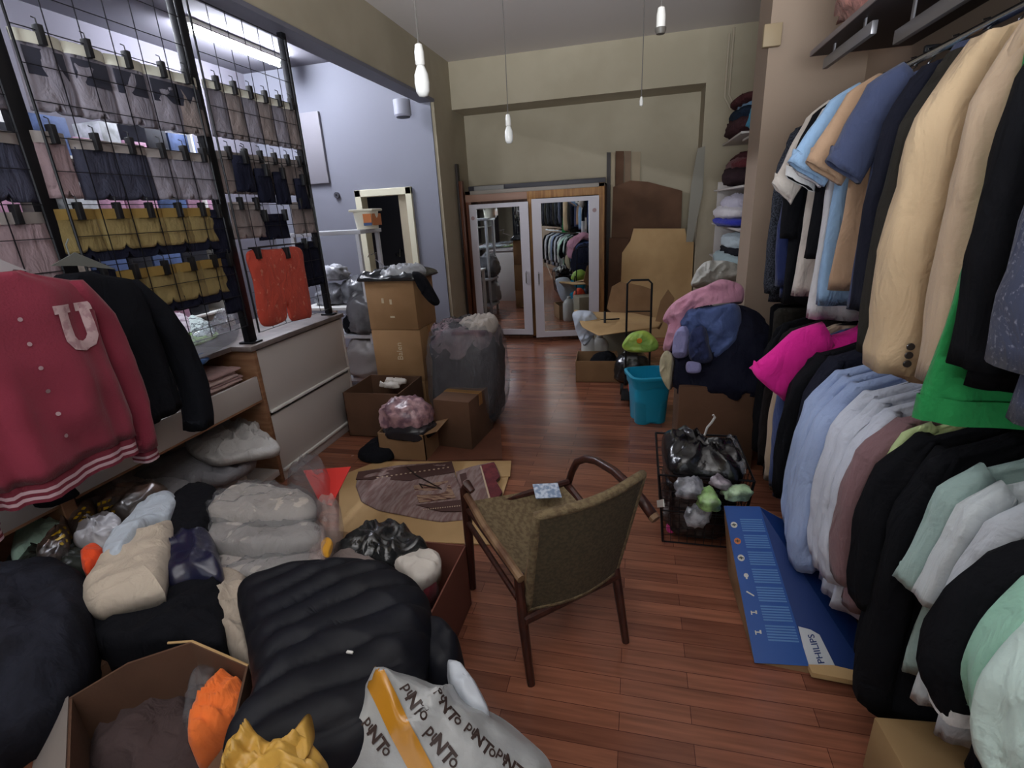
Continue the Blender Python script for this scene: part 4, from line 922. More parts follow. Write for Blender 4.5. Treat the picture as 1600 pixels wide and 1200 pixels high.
# tall stack
CARDT = mat('tall_stack_cardboard', (166, 130, 92), .8, c2=(146, 112, 76), cs=2.0, bump=(60, .12))
for i, (z0, z1, lb) in enumerate(((0, .29, 'lowest carton of the tall stack, mostly hidden'), (.292, .73, 'middle carton of the tall stack with handwriting on it'), (.732, 1.14, 'top carton of the tall stack under the black bag'))):
    t = carton('cardboard_box', lb, -2.13, -1.70, 3.72, 4.10, z0, z1, m=CARDT, rot=(-.02, .015, -.015)[i], group=None)
    if i == 1:
        tg = text_geo('Balen', .07, .006); M_ = frame_M((.02, -.1925, .26), (0, 0, 1), (-1, 0, 0)); obj('handwriting', xf(tg, M_), mat('pale_marker', (206, 190, 160)), t)
    if i == 2:
        obj('white_mark', G().box(-.08, -.06, -.1925, -.19, .22, .26).box(-.01, .01, -.1925, -.19, .21, .25).box(-.02, .02, -.1925, -.19, .10, .115), mat('pale_marker', (206, 190, 160)), t)
px_ = [(570, 430), (600, 420), (650, 415), (680, 418), (688, 428), (660, 438), (600, 440)]
puff('black_bag', [(-2.17, 3.68, 1.14), (-1.66, 3.66, 1.14), (-1.64, 4.12, 1.14), (-2.17, 4.14, 1.14)], .06, mat('black_glossy_film', (34, 36, 38)), 'black plastic bag draped over the top carton of the stack', 'plastic bag', fold=.02, freq=7, seed=101, sharp=True, under=.01)
puff('black_sleeve', [(-1.69, 3.70, 1.19), (-1.60, 3.68, 1.17), (-1.52, 3.68, 1.03), (-1.49, 3.68, .95), (-1.54, 3.68, .94), (-1.62, 3.68, 1.03)], .04, BLK, 'black cloth hanging over the right edge of the top carton', 'cloth', n=(0, -1, 0), fold=.01, seed=102, under=.03)
puff('clear_bag', [(-1.98, 3.72, 1.18), (-1.72, 3.72, 1.18), (-1.66, 3.9, 1.18), (-1.9, 3.98, 1.18)], .05, clear_film('bright_clear_film', (220, 224, 230), .5), 'clear plastic bag shining on the black bag of the stack', 'plastic bag', fold=.02, freq=10, seed=103, under=.02)
# barrel bag of clothes
t = thing('clothes_bag', 'big clear plastic sack full of clothes beside the carton stack', 'plastic sack', (-1.27, 3.63, .012))
obj('dark_clothes', lump_geo((0, 0, 0), (.25, .25, .40), seed=111, fold=.03, freq=6, flat=1.0, sq=4), cloth((58, 54, 60), 'dark_mixed_clothes', c2=(34, 32, 38), cs=7), t, smooth=True)
obj('mauve_clothes', lump_geo((0, 0, .52), (.24, .24, .15), seed=112, fold=.03, freq=7, flat=.9, sq=3.4), cloth((132, 112, 116), 'mauve_mixed_clothes', c2=(96, 84, 92), cs=8), t, smooth=True)
obj('sack_film', lump_geo((0, 0, .0), (.28, .28, .41), seed=113, fold=.03, freq=8, flat=1.0, sq=3.6), FILM, t, smooth=True)
puff('cloth', [(-1.52, 3.55, .78), (-1.38, 3.42, .76), (-1.2, 3.46, .76), (-1.18, 3.66, .78), (-1.4, 3.74, .8)], .04, cloth((150, 126, 134), 'striped_pink_cloth', c2=(40, 32, 40), cs=22, cut=(.5, .54)), 'pink and black striped cloth on top of the big clear sack', 'cloth', fold=.02, freq=12, seed=114, under=.03)
puff('cloth', [(-1.3, 3.52, .79), (-1.14, 3.44, .77), (-1.02, 3.56, .77), (-1.06, 3.78, .79), (-1.24, 3.76, .8)], .06, cloth((172, 164, 156), 'off_white_cloth'), 'off-white cloth on top of the big clear sack at its right', 'cloth', fold=.02, freq=10, seed=115, under=.03)
# white steel rack with tub
t = thing('steel_rack', 'narrow white metal rack behind the box stack with a tub on top', 'rack', (-2.72, 4.42, 0))
for x in (-.36, .30):
    for y in (-.18, .18): obj('post', G().bbox(x-.018, x+.018, y-.018, y+.018, 0, 1.5, .003), mat('white_enamel_metal', (190, 192, 198), .4), t)
for z in (.12, .55, 1.5): obj('shelf_board', G().bbox(-.40, .34, -.2, .2, z-.02, z+.015, .003), mat('white_enamel_metal', (190, 192, 198)), t)
t = thing('plastic_tub', 'white rectangular tub with an orange and blue label on the rack', 'tub', (-2.40, 4.40, 1.516))
obj('tub', G().rings([ring_at(0, 0, z, w, d, 28, lambda a, z: (0, 0)) for z, w, d in ((0, .095, .08), (.15, .11, .09))]), mat('ivory_plastic', (214, 210, 190), .4), t, smooth=40)
obj('lid', G().bbox(-.118, .118, -.098, .098, .15, .172, .008), mat('ivory_plastic', (214, 210, 190)), t)
obj('label', G().box(.02, .1, -.098, -.094, .03, .13).box(.1, .104, -.08, .08, .03, .13), mat('orange_label', (196, 120, 70), .5), t)
obj('label_band', G().box(.02, .1, -.1, -.098, .03, .055), mat('blue_label', (70, 90, 130), .5), t)
# desk clutter behind the rack
tb = thing('white_table', 'white table in the store room behind the rack', 'table', (-2.95, 4.95, 0))
obj('tabletop', G().bbox(-.5, .5, -.3, .3, .72, .75, .005), WHITEB, tb)
for x in (-.46, .46):
    for y in (-.26, .26): obj('leg', G().box(x-.02, x+.02, y-.02, y+.02, 0, .72), WHITEB, tb)
for i, (x, y, z, s, c, lb) in enumerate(((-3.2, 4.9, .75, (.16, .14, .14), (150, 152, 160), 'grey wrapped bundle on the store room table, left'), (-2.9, 4.9, .75, (.14, .12, .20), (110, 112, 118), 'dark clear-wrapped bundle on the store room table'), (-3.15, 4.92, 1.0, (.13, .12, .1), (196, 198, 206), 'pale bundle on top of the grey one in the store room'), (-2.65, 4.9, .75, (.12, .12, .1), (36, 38, 44), 'black bag on the store room table by the stack'))):
    lump('bundle', (x, y, z), s, mat('bundle_%d' % i, c, .3, c2=tuple(int(v*.6) for v in c), cs=8, bump=(12, .5), spec=.7), lb, 'bundle', fold=.035, freq=9, seed=120+i)
lump('bag', (-2.5, 4.35, .57), (.17, .16, .28), mat('smoky_bag', (112, 112, 116), .3, c2=(70, 70, 72), cs=5, bump=(12, .5)), 'smoky clear bag on the middle of the white rack', 'plastic bag', fold=.03, freq=9, seed=130)
lump('bag', (-2.62, 4.38, .57), (.12, .14, .14), BLK, 'black bag on the middle shelf of the rack', 'bag', fold=.03, freq=9, seed=131)
lump('bag', (-2.55, 4.3, .135), (.2, .14, .28), mat('dusty_clear_bag', (140, 136, 136), .35, bump=(12, .5)), 'dusty pale bag on the lowest shelf of the white rack', 'plastic bag', fold=.03, freq=7, seed=132)
obj('wire_hanger', G().tube([(-2.30, 4.2, 1.30), (-2.24, 4.2, 1.32), (-2.26, 4.2, 1.26), (-2.12, 4.1, 1.20)], .004, 6).tube([(-2.30, 4.2, 1.32), (-2.33, 4.2, 1.28)], .004, 6), CHROME, label='dark wire hanger hook sticking up behind the black bag', cat='hanger')
# sink fitting seen through the doorway
t = thing('wall_tap', 'small dark tap with two handles seen through the doorway', 'tap', (-3.25, 6.86, 1.05))
obj('spout', G().tube([(0, 0, .1), (0, -.08, .12), (0, -.12, .02)], .014, 8), CHROME, t)
for s in (-1, 1): obj('handle', G().lathe([(.01, -.03), (.03, -.02), (.03, .02), (.01, .03)], c=(s*.07, -.03, .05), n=10), CHROME, t)
# ================================================================== WARDROBE WALL
WY = 6.40
t = thing('mirror_wardrobe', 'wide wardrobe of ochre wood with two white mirror doors at the back', 'wardrobe', (-1.24, WY+.24, 0))
wx0, wx1, wz = -2.10, -.39, 1.86
g = G().box(wx0, wx1, WY+.02, WY+.46, 0, .04).box(wx0, wx0+.02, WY+.02, WY+.46, 0, wz).box(wx1-.02, wx1, WY+.02, WY+.46, 0, wz).box(wx0, wx1, WY+.02, WY+.46, wz-.02, wz).box(wx0, wx1, WY+.44, WY+.46, 0, wz)
obj('carcass', g, WOODR, t, world=True)
obj('left_stile', G().bbox(wx0, wx0+.07, WY-.01, WY+.02, 0, wz, .004), WOODR, t, world=True, label='red-brown left stile')
obj('right_stile', G().bbox(wx1-.07, wx1, WY-.01, WY+.02, 0, wz, .004), WOOD, t, world=True)
obj('middle_stile', G().bbox(-1.315, -1.215, WY-.01, WY+.02, 0, wz-.1, .004), WOOD, t, world=True)
obj('top_rail', G().bbox(-1.315, wx1, WY-.012, WY+.02, wz-.13, wz-.045, .004), WOOD, t, world=True)
obj('top_rail', G().bbox(wx0, -1.315, WY-.012, WY+.02, wz-.13, wz-.045, .004), mat('pinkish_brown_veneer', (150, 116, 98), .5), t, world=True)
obj('top_rail', G().bbox(wx0, wx1, WY-.01, WY+.02, wz-.045, wz, .004), mat('grey_veneer', (140, 132, 122), .5), t, world=True)
obj('kick_board', G().bbox(wx0, wx1, WY-.01, WY+.02, 0, .035, .003), WOODR, t, world=True)
MIR = mat('mirror_glass', (226, 232, 232), .015, 1.0)
DFR = mat('lilac_white_door_paint', (196, 192, 198), .45)
def mirror_door(hx, w, z0, z1, ang, left, ml, mr_):
    # hinge at hx; w signed width towards the free edge
    d = Vector((math.cos(ang), math.sin(ang), 0)) if w > 0 else Vector((-math.cos(ang), math.sin(ang), 0))
    n = Vector((-d.y, d.x, 0)); n = n if n.y < 0 else -n
    o = Vector((hx, WY-.03, 0)); W = abs(w)
    def Q(a, z, k=0): return o+d*a+Vector((0, 0, z))+n*k
    def bar(a0, a1, z0, z1, k0, k1): return G().slab([Q(a0, z0, k0), Q(a1, z0, k0), Q(a1, z1, k0), Q(a0, z1, k0)], n*(k1-k0))
    g = G()
    for b in (bar(0, ml, z0, z1, 0, .022), bar(W-mr_, W, z0, z1, 0, .022), bar(ml, W-mr_, z1-.05, z1, 0, .022), bar(ml, W-mr_, z0, z0+.07, 0, .022)): g.add(b.v, b.f)
    dd = obj('door', g, DFR, t, world=True)
    obj('mirror', bar(ml, W-mr_, z0+.07, z1-.05, .008, .014), MIR, dd, world=True, smooth=None)
    c = Q(W-mr_*.5, .80, .022)
    obj('handle', G().tube([Q(W-mr_*.5, .72, .022), Q(W-mr_*.5, .735, .05), Q(W-mr_*.5, .86, .05), Q(W-mr_*.5, .875, .022)], .008, 8), CHROME, dd, world=True)
    b = G().lathe([(.003, .004), (.022, .003), (.024, 0)], n=16)
    obj('hinge_cover', xf(b, frame_M(Q(ml*.45, z1-.16, .022), d if w > 0 else -d, (0, 0, 1))), mat('pinkish_cap', (160, 134, 134), .5), dd, world=True)
mirror_door(-2.045, .75, .06, 1.70, math.radians(-1.0), True, .09, .11)
mirror_door(-.455, -.79, .06, 1.72, math.radians(-12.4), False, .12, .11)
obj('dark_board', G().bbox(wx0+.04, wx1+.01, WY+.02, WY+.05, wz, wz+.055, .003), mat('dark_strip_board', (48, 46, 52), .5), label='long dark strip lying along the top of the wardrobe', cat='board')
obj('grey_case', G().bbox(-1.98, -1.6, WY-.0, WY+.018, wz+.0, wz+.05, .004), mat('grey_case', (124, 122, 118), .5), label='flat grey strip on the wardrobe top at its left end', cat='strip')
a = at(716, 245, 'y', 6.42)
obj('plank', G().bbox(-2.19, -2.165, 6.36, 6.44, 0, 2.18, .003), DARKP, label='thin dark plank standing in the corner left of the wardrobe', cat='plank')
obj('plank', G().bbox(-2.155, -2.11, 6.34, 6.42, 0, 1.98, .003), WOODR, label='red-brown plank standing against the left side of the wardrobe', cat='plank')
# boards and strips right of the wardrobe
for i, (px0, px1, top, bot, y, m_, lb) in enumerate((
    (948, 954, 238, 520, 6.62, DARKP, 'narrow dark wood strip standing behind the wardrobe edge'),
    (955, 961, 238, 400, 6.60, mat('pale_strip_wood', (150, 134, 108), .6), 'pale wood strip standing next to the dark one'),
    (962, 975, 236, 360, 6.64, CARDD, 'brown board strip standing third from the wardrobe'),
    (976, 986, 236, 360, 6.66, mat('dull_brown_wood', (116, 92, 68), .6), 'ochre strip standing fourth from the wardrobe'),
    (987, 1001, 237, 330, 6.68, mat('pale_strip_wood', (150, 134, 108)), 'wider pale board strip standing above the folded cardboard'))):
    p = at(px0, top, 'y', y+.2); q = at(px1, top, 'y', y+.2); y += .2
    obj('wood_strip', G().slab([(p.x, y, p.z), (q.x, y, q.z), (q.x, y, .0), (p.x, y, .0)], (0, .015, 0)), m_, label=lb, cat='wood strip')
def ysheet(px, y, m_, label, lean=0.0, name='cardboard_sheet', th=.008):
    P = [at(a, b, 'y', y) for a, b in px]; zt = max(p.z for p in P)
    P = [p-Vector((0, 1, 0))*0 for p in P]
    zb = min(p.z for p in P)
    # lean: lower points come forward; re-aim them on their own plane
    Q = []
    for (a, b), p in zip(px, P): Q.append(at(a, b, 'y', y-lean*(zt-p.z)))
    return obj(name, G().slab(Q, (0, th, 0)), m_, label=label, cat='cardboard')
ysheet(((958, 292), (985, 282), (1012, 284), (1066, 298), (1064, 356), (1062, 480), (950, 500), (956, 358)), 6.80, CARDD, 'dark brown cardboard sheet with a slanted top behind the pale ones', .06)
ysheet(((952, 372), (982, 372), (980, 530), (948, 532)), 6.64, CARDD, 'narrow brown cardboard panel beside the wardrobe', .05)
ysheet(((972, 395), (985, 376), (990, 357), (1070, 357), (1074, 376), (1084, 378), (1080, 470), (1076, 560), (966, 556)), 6.55, CARDL, 'big pale cardboard sheet with notched top corners', .08)
ysheet(((1090, 232), (1102, 228), (1098, 300), (1082, 378), (1072, 378), (1080, 290)), 6.44, mat('grey_green_board', (138, 134, 122), .6), 'tall grey board leaning in the right corner above the cardboard', .02, 'leaning_board', .02)
# sagging round cardboard table, hand truck, boxes
t = thing('folding_board', 'sagging pale board with tools on it, in front of the right mirror', 'board', at(965, 520, 'y', 5.0))
obj('board_top', puff_geo([at(a, b, 'y', c) for a, b, c in ((897, 485, 5.2), (925, 488, 5.3), (990, 490, 5.3), (1038, 500, 5.2), (1030, 512, 4.8), (985, 518, 4.6), (935, 525, 4.6), (910, 512, 4.8))], .012, sharp=True, fold=.004, freq=4, e=14, q=.3, under=.004, seed=141), CARDL, t, smooth=True, world=True)
obj('support_box', G().bbox(-.42, .04, 5.24, 5.5, 0, .40, .01), mat('milky_box', (150, 142, 124), .6), t, world=True)
ysheet(((948, 482), (956, 448), (970, 440), (1000, 446), (1018, 452), (1020, 505), (968, 498)), 5.35, CARD, 'folded yellowish carton leaning behind the sagging board', .1)
ysheet(((1022, 510), (1032, 470), (1044, 452), (1054, 466), (1050, 480), (1030, 515)), 5.1, CARD, 'curled yellowish cardboard edge right of the black hand truck', .2)
c = at(912, 500, 'y', 5.0)
puff('plastic_bag', [at(a, b, 'y', 5.0) for a, b in ((896, 488), (922, 486), (935, 500), (945, 515), (930, 522), (915, 540), (905, 530), (898, 508))], .06, mat('blue_white_plastic', (190, 200, 214), .35, bump=(14, .5)), 'blue-white plastic bag hanging from the left end of the sagging board', 'plastic bag', n=(0, -1, 0), fold=.02, freq=10, seed=142, under=.03)
t = thing('pliers', 'dark pliers and a rod lying on the sagging board', 'tools', at(945, 505, 'z', .52))
pz = at(945, 505, 'y', 5.0).z+.02
obj('rod', G().tube([at(925, 503, 'y', 4.95), at(945, 518, 'y', 4.8)], .008, 6), BLACKM, t, world=True)
obj('grip', G().tube([at(945, 490, 'y', 4.95)+Vector((0, 0, .02)), at(945, 508, 'y', 4.9)+Vector((0, 0, .02))], .012, 6).tube([at(938, 500, 'y', 4.98), at(968, 498, 'y', 5.0)], .008, 6), BLACKM, t, world=True)
for px, py, lb in ((925, 530, 'pale plastic canister under the left end of the board'), (940, 530, 'grey-white canister under the middle of the board')):
    c = at(px, py, 'y', 5.12)
    t = thing('canister', lb, 'canister', (c.x-.02, 5.12, 0))
    obj('body', G().rings([ring_at(0, 0, z, r, r*.8, 24, lambda a, zz: (0, 0)) for z, r in ((0, .08), (.02, .09), (.26, .09), (.31, .06), (.33, .03))]), mat('cloudy_plastic', (184, 184, 180), .3), t, smooth=True)
    obj('cap', G().lathe([(.03, .33), (.03, .36), (.02, .365)], n=16), mat('cloudy_plastic', (184, 184, 180)), t)
t = thing('hand_truck', 'black folding luggage cart with a tall loop handle', 'hand truck', (.03, 4.42, 0))
hx0, hx1 = -.075, .125
obj('handle_frame', G().tube([(hx0, 4.3, .1), (hx0, 4.4, .97), (hx0+.03, 4.4, 1.0), (hx1-.03, 4.4, 1.0), (hx1, 4.4, .97), (hx1, 4.3, .1)], .009, 8), BLACKM, t, world=True)
obj('crossbar', G().tube([(hx0, 4.38, .74), (hx1, 4.38, .74)], .006, 6), BLACKM, t, world=True)
obj('base_plate', G().bbox(hx0-.03, hx1+.03, 4.05, 4.32, .05, .065, .004), BLACKM, t, world=True)
for x in (hx0-.03, hx1+.03): obj('wheel', xf(G().lathe([(.015, -.012), (.05, -.012), (.05, .012), (.015, .012)], n=20), Matrix.Translation((x, 4.34, .05)) @ Matrix.Rotation(PI/2, 4, 'Y')), mat('black_rubber', (24, 24, 24), .7), t, world=True)
t = carton('cardboard_box', 'small open carton on the floor in front of the right mirror', -.56, -.16, 4.66, 5.02, 0, .21, m=CARD, open_=True, flaps=(0, 0, 0, 0), rot=.06)
lump('shoe', (-.30, 4.86, .06), (.12, .14, .13), BLK, 'black shoe and cloth filling the small open carton', 'shoe', fold=.02, seed=145)
lump('black_bag', (-.02, 4.72, 0), (.16, .16, .22), mat('black_glossy_film', (34, 36, 38)), 'black bag behind the hand truck, next to the small carton', 'plastic bag', fold=.02, seed=146)
t = thing('snack_bag', 'lime green bag with an orange fruit print inside the hand truck', 'bag', at(1000, 545, 'y', 4.2))
gb = puff_geo([at(a, b, 'y', 4.15) for a, b in ((972, 540), (985, 522), (1010, 518), (1028, 535), (1022, 548), (985, 550))], .05, n=(0, -1, 0), fold=.01, freq=12, seed=147, under=.04)
obj('bag', gb, mat('lime_bag', (176, 206, 92), .35, c2=(150, 190, 90), cs=12, bump=(14, .4)), t, smooth=True, world=True)
c = at(999, 534, 'y', 4.05); obj('fruit_print', xf(G().lathe([(.002, .004), (.02, .003), (.022, 0)], n=16), frame_M(c+Vector((0, .03, 0)), (1, 0, 0), (0, 0, 1))), mat('orange_print', (226, 140, 40), .4), t, world=True)
lump('red_package', (.06, 4.08, .1), (.10, .07, .15), mat('red_orange_package', (206, 70, 48), .4, c2=(226, 110, 60), cs=9), 'red-orange package standing in the hand truck base', 'package', fold=.01, seed=148)
lump('shoe', (.02, 4.0, .0), (.05, .10, .06), mat('black_white_shoe', (40, 40, 42), .4, c2=(180, 180, 180), cs=9, cut=(.6, .64)), 'black shoe behind the blue bin', 'shoe', fold=.004, seed=149)
lump('bottle_bag', (.17, 4.05, .02), (.05, .08, .2), mat('dark_blue_package', (48, 54, 72), .4), 'dark blue package right of the red one behind the bin', 'package', fold=.01, seed=150)
# turquoise bin
TEAL = mat('turquoise_plastic', (28, 150, 186), .35, bump=(8, .03))
t = thing('waste_bin', 'turquoise blue plastic bin with moulded ribs on the floor', 'bin', (.11, 3.80, 0), .28)
def rrect(w, d, z, n=40, dent=0.0):
    R = []
    for k in range(n):
        a = 2*PI*k/n; ca, sa = math.cos(a), math.sin(a)
        x = math.copysign(abs(ca)**.45, ca)*w; y = math.copysign(abs(sa)**.45, sa)*d
        if dent and sa < -.5: y += dent*math.exp(-(x/(w*.22))**2)
        if dent and abs(ca) > .6: x -= math.copysign(dent*math.exp(-(y/(d*.25))**2), ca)
        R.append(Vector((x, y, z)))
    return R
obj('tub', G().rings([rrect(.115, .11, .0, dent=.025), rrect(.12, .115, .01, dent=.03), rrect(.135, .13, .28, dent=.03), rrect(.15, .145, .31), rrect(.155, .15, .375), rrect(.145, .14, .378), rrect(.14, .135, .3), rrect(.115, .11, .02)], True, True), TEAL, t, smooth=45)
obj('rim', G().rings([rrect(.155, .15, .36), rrect(.168, .163, .365), rrect(.17, .165, .385), rrect(.150, .145, .39), rrect(.148, .143, .37)], False, False), TEAL, t, smooth=45)
# tall carton with denim and pink pile
t = carton('cardboard_box', 'tall brown carton beside the turquoise bin, under the denim pile', .27, .72, 3.05, 3.46, 0, .54, m=CARDD, tape=False)
lump('coat', (.52, 3.27, .42), (.30, .23, .40), NAVY, 'dark navy clothes in the core of the pile on the tall carton', 'clothes', fold=.04, freq=5, seed=160)
DEN = cloth((86, 104, 152), 'denim_blue_cloth', c2=(72, 88, 134), cs=9)
def ypuff(name, px, y, th, m, label, cat, **kw):
    return puff(name, [at(a, b, 'y', y) for a, b in px], th, m, label, cat, n=kw.pop('n', (-.3, -1, .3)), **kw)
ypuff('denim_shirt', ((1062, 500), (1080, 482), (1115, 478), (1150, 475), (1158, 500), (1150, 540), (1130, 560), (1090, 566), (1075, 555), (1066, 530)), 3.10, .08, DEN, 'denim blue shirt draped over the front of the pile on the tall carton', 'shirt', fold=.03, freq=8, seed=161, under=.12)
ypuff('navy_cloth', ((1078, 560), (1080, 520), (1100, 510), (1108, 540), (1112, 562), (1098, 568)), 3.0, .05, cloth((48, 56, 92), 'deep_blue_cloth'), 'deep blue cloth hanging below the denim shirt', 'cloth', fold=.015, freq=9, seed=162, under=.08)
ypuff('lavender_cloth', ((1052, 556), (1056, 520), (1072, 508), (1078, 530), (1072, 557)), 3.04, .05, cloth((150, 150, 196), 'lavender_cloth'), 'lavender shirt tail hanging at the left of the denim pile', 'shirt', fold=.012, freq=9, seed=163, under=.08)
ypuff('pink_shirt', ((1036, 500), (1048, 478), (1075, 458), (1105, 446), (1130, 436), (1160, 448), (1160, 470), (1140, 470), (1110, 462), (1085, 474), (1064, 492), (1058, 520), (1048, 548), (1036, 545), (1044, 510)), 3.12, .07, cloth((204, 152, 172), 'rose_pink_cloth', c2=(188, 134, 156), cs=6), 'rose pink shirt thrown over the top of the pile on the tall carton', 'shirt', fold=.025, freq=8, seed=164, under=.1)
ypuff('cream_cloth', ((1032, 560), (1042, 548), (1052, 560), (1050, 585), (1046, 610), (1032, 585)), 3.02, .03, cloth((188, 180, 150), 'pale_khaki_cloth'), 'pale khaki cloth hanging down the left side of the tall carton', 'cloth', fold=.01, seed=165, under=.05)
ypuff('lavender_cloth', ((1074, 566), (1094, 568), (1094, 582), (1074, 582)), 2.98, .02, cloth((150, 150, 196), 'lavender_cloth'), 'small lavender shirt hem peeping out below the denim pile', 'cloth', fold=.004, seed=166)
ypuff('white_cloth', ((1080, 446), (1092, 420), (1110, 408), (1150, 412), (1162, 432), (1140, 440), (1100, 448)), 4.7, .12, cloth((196, 196, 190), 'white_tulle_cloth'), 'off-white cloth pile on the lowest wall shelf above the pink shirt', 'cloth', fold=.04, freq=8, seed=167, under=.1)
# ------------------------------------------------------------------ shelf unit on the far right
t = thing('wall_shelf_unit', 'white shelf unit with piles of clothes at the far right behind the pillar', 'shelf', (1.05, 5.2, 0))
obj('end_panel', G().bbox(.84, 1.28, 4.60, 4.63, .90, 1.78, .003), WHITE, t, world=True)
obj('end_panel', G().bbox(.85, 1.28, 4.59, 4.62, .0, .90, .003), mat('brown_chipboard', (156, 120, 88), .6), t, world=True, label='lower end panel of bare brown chipboard')
SZ = (.75, 1.02, 1.36, 1.70)
for z in SZ: obj('shelf_board', G().bbox(.80, 1.29, 4.63, 6.3, z-.018, z, .003), WHITE, t, world=True)
obj('end_panel', G().bbox(.84, 1.28, 6.3, 6.33, 0, 1.78, .003), WHITE, t, world=True)
obj('wall_shelf', G().bbox(.80, 1.29, 4.9, 5.9, 2.10, 2.118, .003), WHITE, label='upper white wall shelf carrying the coloured clothes', cat='shelf')
obj('wall_shelf', G().bbox(.80, 1.29, 4.1, 4.8, 2.03, 2.048, .003), WHITE, label='lower white wall shelf next to the right pillar', cat='shelf')
def pile(x, y, z, items, group):
    for i, (sx, sy, h, c, nm, lb) in enumerate(items):
        lump('clothes', (x+.02*((i*7) % 3-1), y, z), (sx, sy, h), cloth(c, nm), lb, 'clothes', group, fold=.03, freq=9, seed=int(z*100)+i*3, flat=.8, n=34, nm=20)
        z += h*1.15
pile(.96, 5.4, 2.12, [(.17, .40, .09, (70, 46, 50), 'dark_brown_cloth', 'dark brown clothes at the bottom of the pile on the upper wall shelf'), (.15, .38, .07, (32, 44, 62), 'dark_petrol_cloth', 'dark petrol clothes in the pile on the upper wall shelf'), (.13, .3, .05, (110, 140, 168), 'steel_blue_cloth', 'steel blue cloth near the top of the upper wall shelf pile'), (.13, .34, .05, (76, 44, 46), 'brown_red_cloth', 'brown-red cloth on top of the upper wall shelf pile')], None)
pile(.94, 4.45, 2.05, [(.13, .24, .12, (40, 150, 190), 'cyan_cloth', 'cyan cloth on the lower wall shelf next to the pillar'), (.12, .22, .05, (38, 40, 52), 'ink_cloth', 'black cloth over the cyan one on the lower wall shelf')], None)
lump('clothes', (1.04, 4.3, 2.05), (.09, .16, .12), cloth((200, 60, 50), 'bright_red_cloth'), 'bright red cloth beside the cyan one on the lower wall shelf', 'clothes', fold=.02, seed=171)
pile(.93, 5.2, 1.705, [(.17, .45, .09, (48, 34, 38), 'black_brown_cloth', 'black-brown clothes on the top board of the shelf unit'), (.16, .4, .07, (98, 40, 46), 'maroon_cloth', 'maroon sweater above the black-brown clothes on the shelf unit'), (.14, .32, .05, (72, 40, 44), 'dark_maroon_cloth', 'dark maroon garment crowning the top board pile')], None)
pile(.90, 5.3, 1.362, [(.16, .5, .05, (42, 50, 150), 'royal_blue_cloth', 'royal blue garment under the white ones on the second board'), (.19, .48, .07, (196, 192, 196), 'soft_white_cloth', 'white clothes with dark print on the second board'), (.15, .4, .07, (176, 172, 186), 'lilac_white_cloth', 'lilac-white clothes on top of the second board pile')], None)
pile(.93, 5.3, 1.022, [(.17, .5, .06, (150, 168, 172), 'ice_grey_cloth', 'ice grey clothes on the third board'), (.13, .42, .06, (30, 30, 36), 'jet_cloth', 'black clothes on the third board'), (.16, .40, .07, (176, 188, 194), 'pale_ice_cloth', 'pale ice coloured clothes on top of the third board')], None)

# ================================================================== RIGHT RACKS
RX = .93
RAILZ, RAILZ2 = 2.02, 1.09
def rail(z, y0, y1, label):
    t = thing('clothes_rail', label, 'clothes rail', (RX, y0, z), group='chrome clothes rails')
    obj('tube', G().tube([(0, 0, 0), (0, y1-y0, 0)], .0125, 12), CHROME, t)
    y = .15
    while y < y1-y0:
        obj('wall_bracket', G().bbox(-.008, .30, y-.008, y+.008, .012, .032, .002), BLACKM, t); y += 1.1
    return t
rail(RAILZ, -1.2, 3.15, 'upper clothes rail on the right wall carrying the jackets')
rail(RAILZ2, -1.2, 3.15, 'lower clothes rail on the right wall carrying the shirts')
t = thing('top_shelf', 'dark long shelf above the upper clothes rail on the right wall', 'shelf', (1.0, 1.0, 2.22))
obj('board', G().bbox(-.22, .2, -2.2, 2.05, 0, .022, .003), mat('dark_grey_shelf', (62, 54, 58), .6), t)
obj('front_edge', G().bbox(-.224, -.218, -2.2, 2.05, 0, .022, .001), mat('pale_shelf_edge', (150, 140, 140), .6), t)
STR = mat('galvanised_strip', (150, 148, 152), .4, .7)
for y0, y1, x, z, lb in ((2.42, 2.95, .82, 2.165, 'short metal channel strip under the far end of the top shelf'), (1.0, 2.32, .86, 2.10, 'long metal channel strip under the top shelf')):
    t = thing('metal_channel', lb, 'metal strip', (x, y0, z))
    obj('profile', G().bbox(-.01, .01, 0, y1-y0, -.022, .022, .002), STR, t)
    for yy in (.1, y1-y0-.1): obj('hanger_strap', G().box(-.003, .003, yy-.008, yy+.008, .02, 2.222-z), STR, t)
lump('clothes', (.92, 2.62, 2.244), (.13, .36, .42), cloth((196, 134, 124), 'salmon_pink_cloth', c2=(166, 118, 104), cs=6), 'salmon pink clothes heaped on the top shelf at the upper right', 'clothes', fold=.05, freq=6, seed=181, flat=.6)
lump('clothes', (.94, 1.85, 2.244), (.13, .34, .32), cloth((176, 120, 114), 'dull_salmon_cloth'), 'second salmon heap on the top shelf nearer the camera', 'clothes', fold=.04, freq=6, seed=182, flat=.6)

